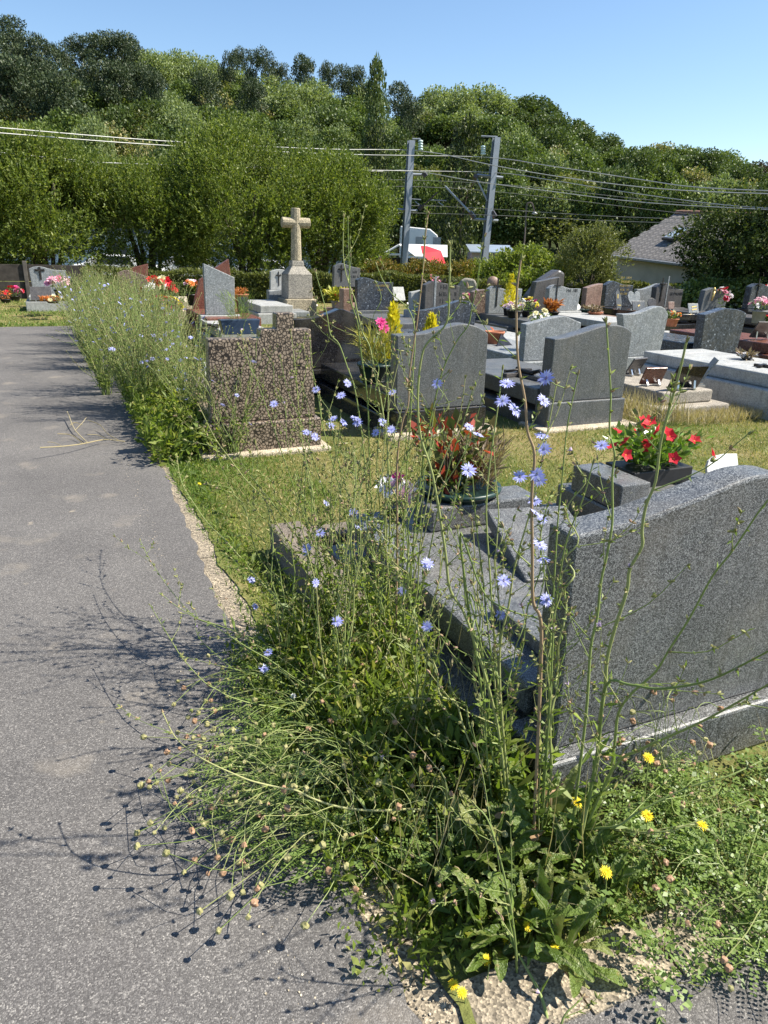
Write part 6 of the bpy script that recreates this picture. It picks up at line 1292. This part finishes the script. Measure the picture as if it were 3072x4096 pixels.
# silverweed carpet in front of the nearest plinth
C, D, L, Nn = [], [], [], []
for j in range(1700):
    x = 1.0+1.35*q.random(); yy = .74+.52*q.random()-.05*(x-1.0)
    if (x < 1.18 and q.random() < .55) or q.random() < .55*(math.sin(x*7.3+2)*math.cos(yy*11)+.15): continue
    base = np.array([x, yy, .02+.13*q.random()*(.4+.6*min(1, (yy-.62)/.3))]); a = q.random()*6.28; dv = unit(np.array([math.cos(a), math.sin(a), q.uniform(-.3, .9)])); s2 = unit(np.cross(dv, [0, 0, 1.])); s = q.uniform(.55, 1.45); bn = q.uniform(-.5, .5)
    for k in range(q.integers(4, 8)):
        dk = unit(dv+s2*bn*k*.12+np.array([0, 0, -.05*k]))
        for sg in (-1, 1): C.append(base+dk*.0115*k*s+q.normal(size=3)*.001); D.append(unit(s2*sg+dk*q.uniform(.3, 1.0)+q.normal(size=3)*.25)); L.append(.016*s*(1-.09*abs(k-3))*q.uniform(.7, 1.2)); Nn.append(unit(np.cross(s2, dk)*1.0+q.normal(size=3)*.5+np.array([0, 0, .5])))
V, F = leaves(np.array(C), np.array(D), np.array(Nn), np.array(L), np.array(L)*.62, .2); tag(link('silverweed_carpet', np_mesh('silverweed_carpet', V, F, VM['fern'])), 'feathery silverweed carpet at the foot of the nearest headstone', None, None, 'stuff')
# mown lawn: short dry and green blades
def lawn(n, x0, x1, y0, y1, Lr, w, seed, m):
    q = np.random.default_rng(seed); x = x0+(x1-x0)*q.random(n); y = y0+(y1-y0)*q.random(n); ok = np.ones(n, bool)
    for a, b, c, d in RECTS: ok &= ~((x > a) & (x < b) & (y > c) & (y < d))
    pat = np.sin(x*2.1+.7*np.sin(y*1.3))*np.cos(y*1.7+x*.6)+.6*np.sin(x*5.3)*np.sin(y*4.1); ok &= q.random(n) < np.clip((.65+.35*pat) if m else (.45-.5*pat), .03, 1)
    x, y = x[ok], y[ok]; k = len(x); D = unit(q.normal(size=(k, 3))*.55+np.array([0, 0, .8])); L = Lr[0]+(Lr[1]-Lr[0])*q.random(k)
    return leaves(np.stack([x, y, np.zeros(k)], 1), D, unit(q.normal(size=(k, 3))), L, w, .1, .2)
V, F = merge([lawn(80000, .62, 6.5, 2.4, 5.6, (.015, .045), .005, 31, 1), lawn(26000, .62, 12, 5.6, 14, (.02, .06), .009, 32, 1), lawn(9000, -7, .6, 15.6, 23, (.03, .06), .014, 33, 1), lawn(14000, 2, 16, 14, 21, (.03, .07), .014, 34, 1), lawn(2600, 1.0, 3.2, .95, 1.3, (.02, .05), .005, 35, 1)])
tag(link('lawn_grass', np_mesh('lawn_grass', V, F, VM['grass'])), 'short sun dried lawn grass between the graves', None, None, 'stuff')
V, F = merge([lawn(15000, .62, 6.5, 2.4, 5.6, (.02, .05), .006, 41, 0), lawn(12000, .62, 12, 5.6, 14, (.03, .07), .010, 42, 0), lawn(14000, -7, .6, 15.62, 23, (.03, .08), .016, 43, 0), lawn(14000, .62, 1.5, 2.3, 5.4, (.02, .055), .006, 48, 0), lawn(9000, .56, .74, 2.3, 5.4, (.02, .06), .006, 47, 0), lawn(2500, -7, .4, 15.55, 15.85, (.05, .12), .014, 44, 0)])
tag(link('green_grass', np_mesh('green_grass', V, F, VM['greeng'])), 'greener tufts of lawn grass', None, None, 'stuff')
# tall dry grass at the old concrete tomb
q = np.random.default_rng(52); n = 2600; x = 4.95+1.6*q.random(n); y = 5.05+.45*q.random(n)+(x < 5.4)*.6*q.random(n); C = np.stack([x, y, np.zeros(n)], 1); V, F = leaves(C, unit(q.normal(size=(n, 3))*.35+np.array([0, 0, 1.])), unit(q.normal(size=(n, 3))), .10+.22*q.random(n)*(x < 5.5)+.03, .006, .1, .15)
tag(link('dry_grass_tuft', np_mesh('dry_grass_tuft', V, F, VM['straw'])), 'pale dry grass beside the old concrete tomb', None, None, 'stuff')
# dry branch on the asphalt
tw = empty('dry_branch', tuple(gp(700, 1780)), 0, 'pale dry branched twig lying on the asphalt path', 'twig'); o0 = np.array(gp(700, 1780)); b = MB()
for pts, r0 in (([(500, 1766), (420, 1758), (330, 1775), (250, 1785), (160, 1790)], .0045), ([(350, 1770), (300, 1720), (275, 1660), (268, 1645)], .004), ([(330, 1772), (285, 1740), (230, 1735)], .0035), ([(330, 1700), (300, 1690), (280, 1700)], .003), ([(480, 1765), (430, 1735), (400, 1700), (350, 1680)], .003), ([(430, 1758), (390, 1740), (350, 1738)], .0025), ([(300, 1722), (330, 1690), (345, 1670)], .002), ([(250, 1785), (215, 1770), (190, 1768)], .002)): b.tube(smooth_pts([gp(u, v, .02+.02*i)-o0+np.array([0, 0, 0]) for i, (u, v) in enumerate(pts)], 3), r0, 5)
b.build('twig', VM['straw'], tw)
# a few fallen leaves, pebbles by the kerb
pe = np.random.default_rng(66); pb = MB().blob((0, 0, 0), 1, sub=1, seed=3, rough=.2)
n = 4200; x = .47+.10*pe.normal(size=n); y = .75+5.2*pe.random(n)**1.2; V0, F0 = np.array(pb.v), np.array(pb.f); s = .0012+.0032*pe.random(n)**2
V = (V0[None]*s[:, None, None]*np.array([1, 1, .6])+np.stack([x, y, np.where((x > .465) & (x < .625), .0118, .007)], 1)[:, None]).reshape(-1, 3); F = (F0[None]+(np.arange(n)*len(V0))[:, None, None]).reshape(-1, 3)
tag(link('gravel', np_mesh('gravel', V, F, MT['concrete_tan'])), 'loose grit along the kerb blocks', None, None, 'stuff')
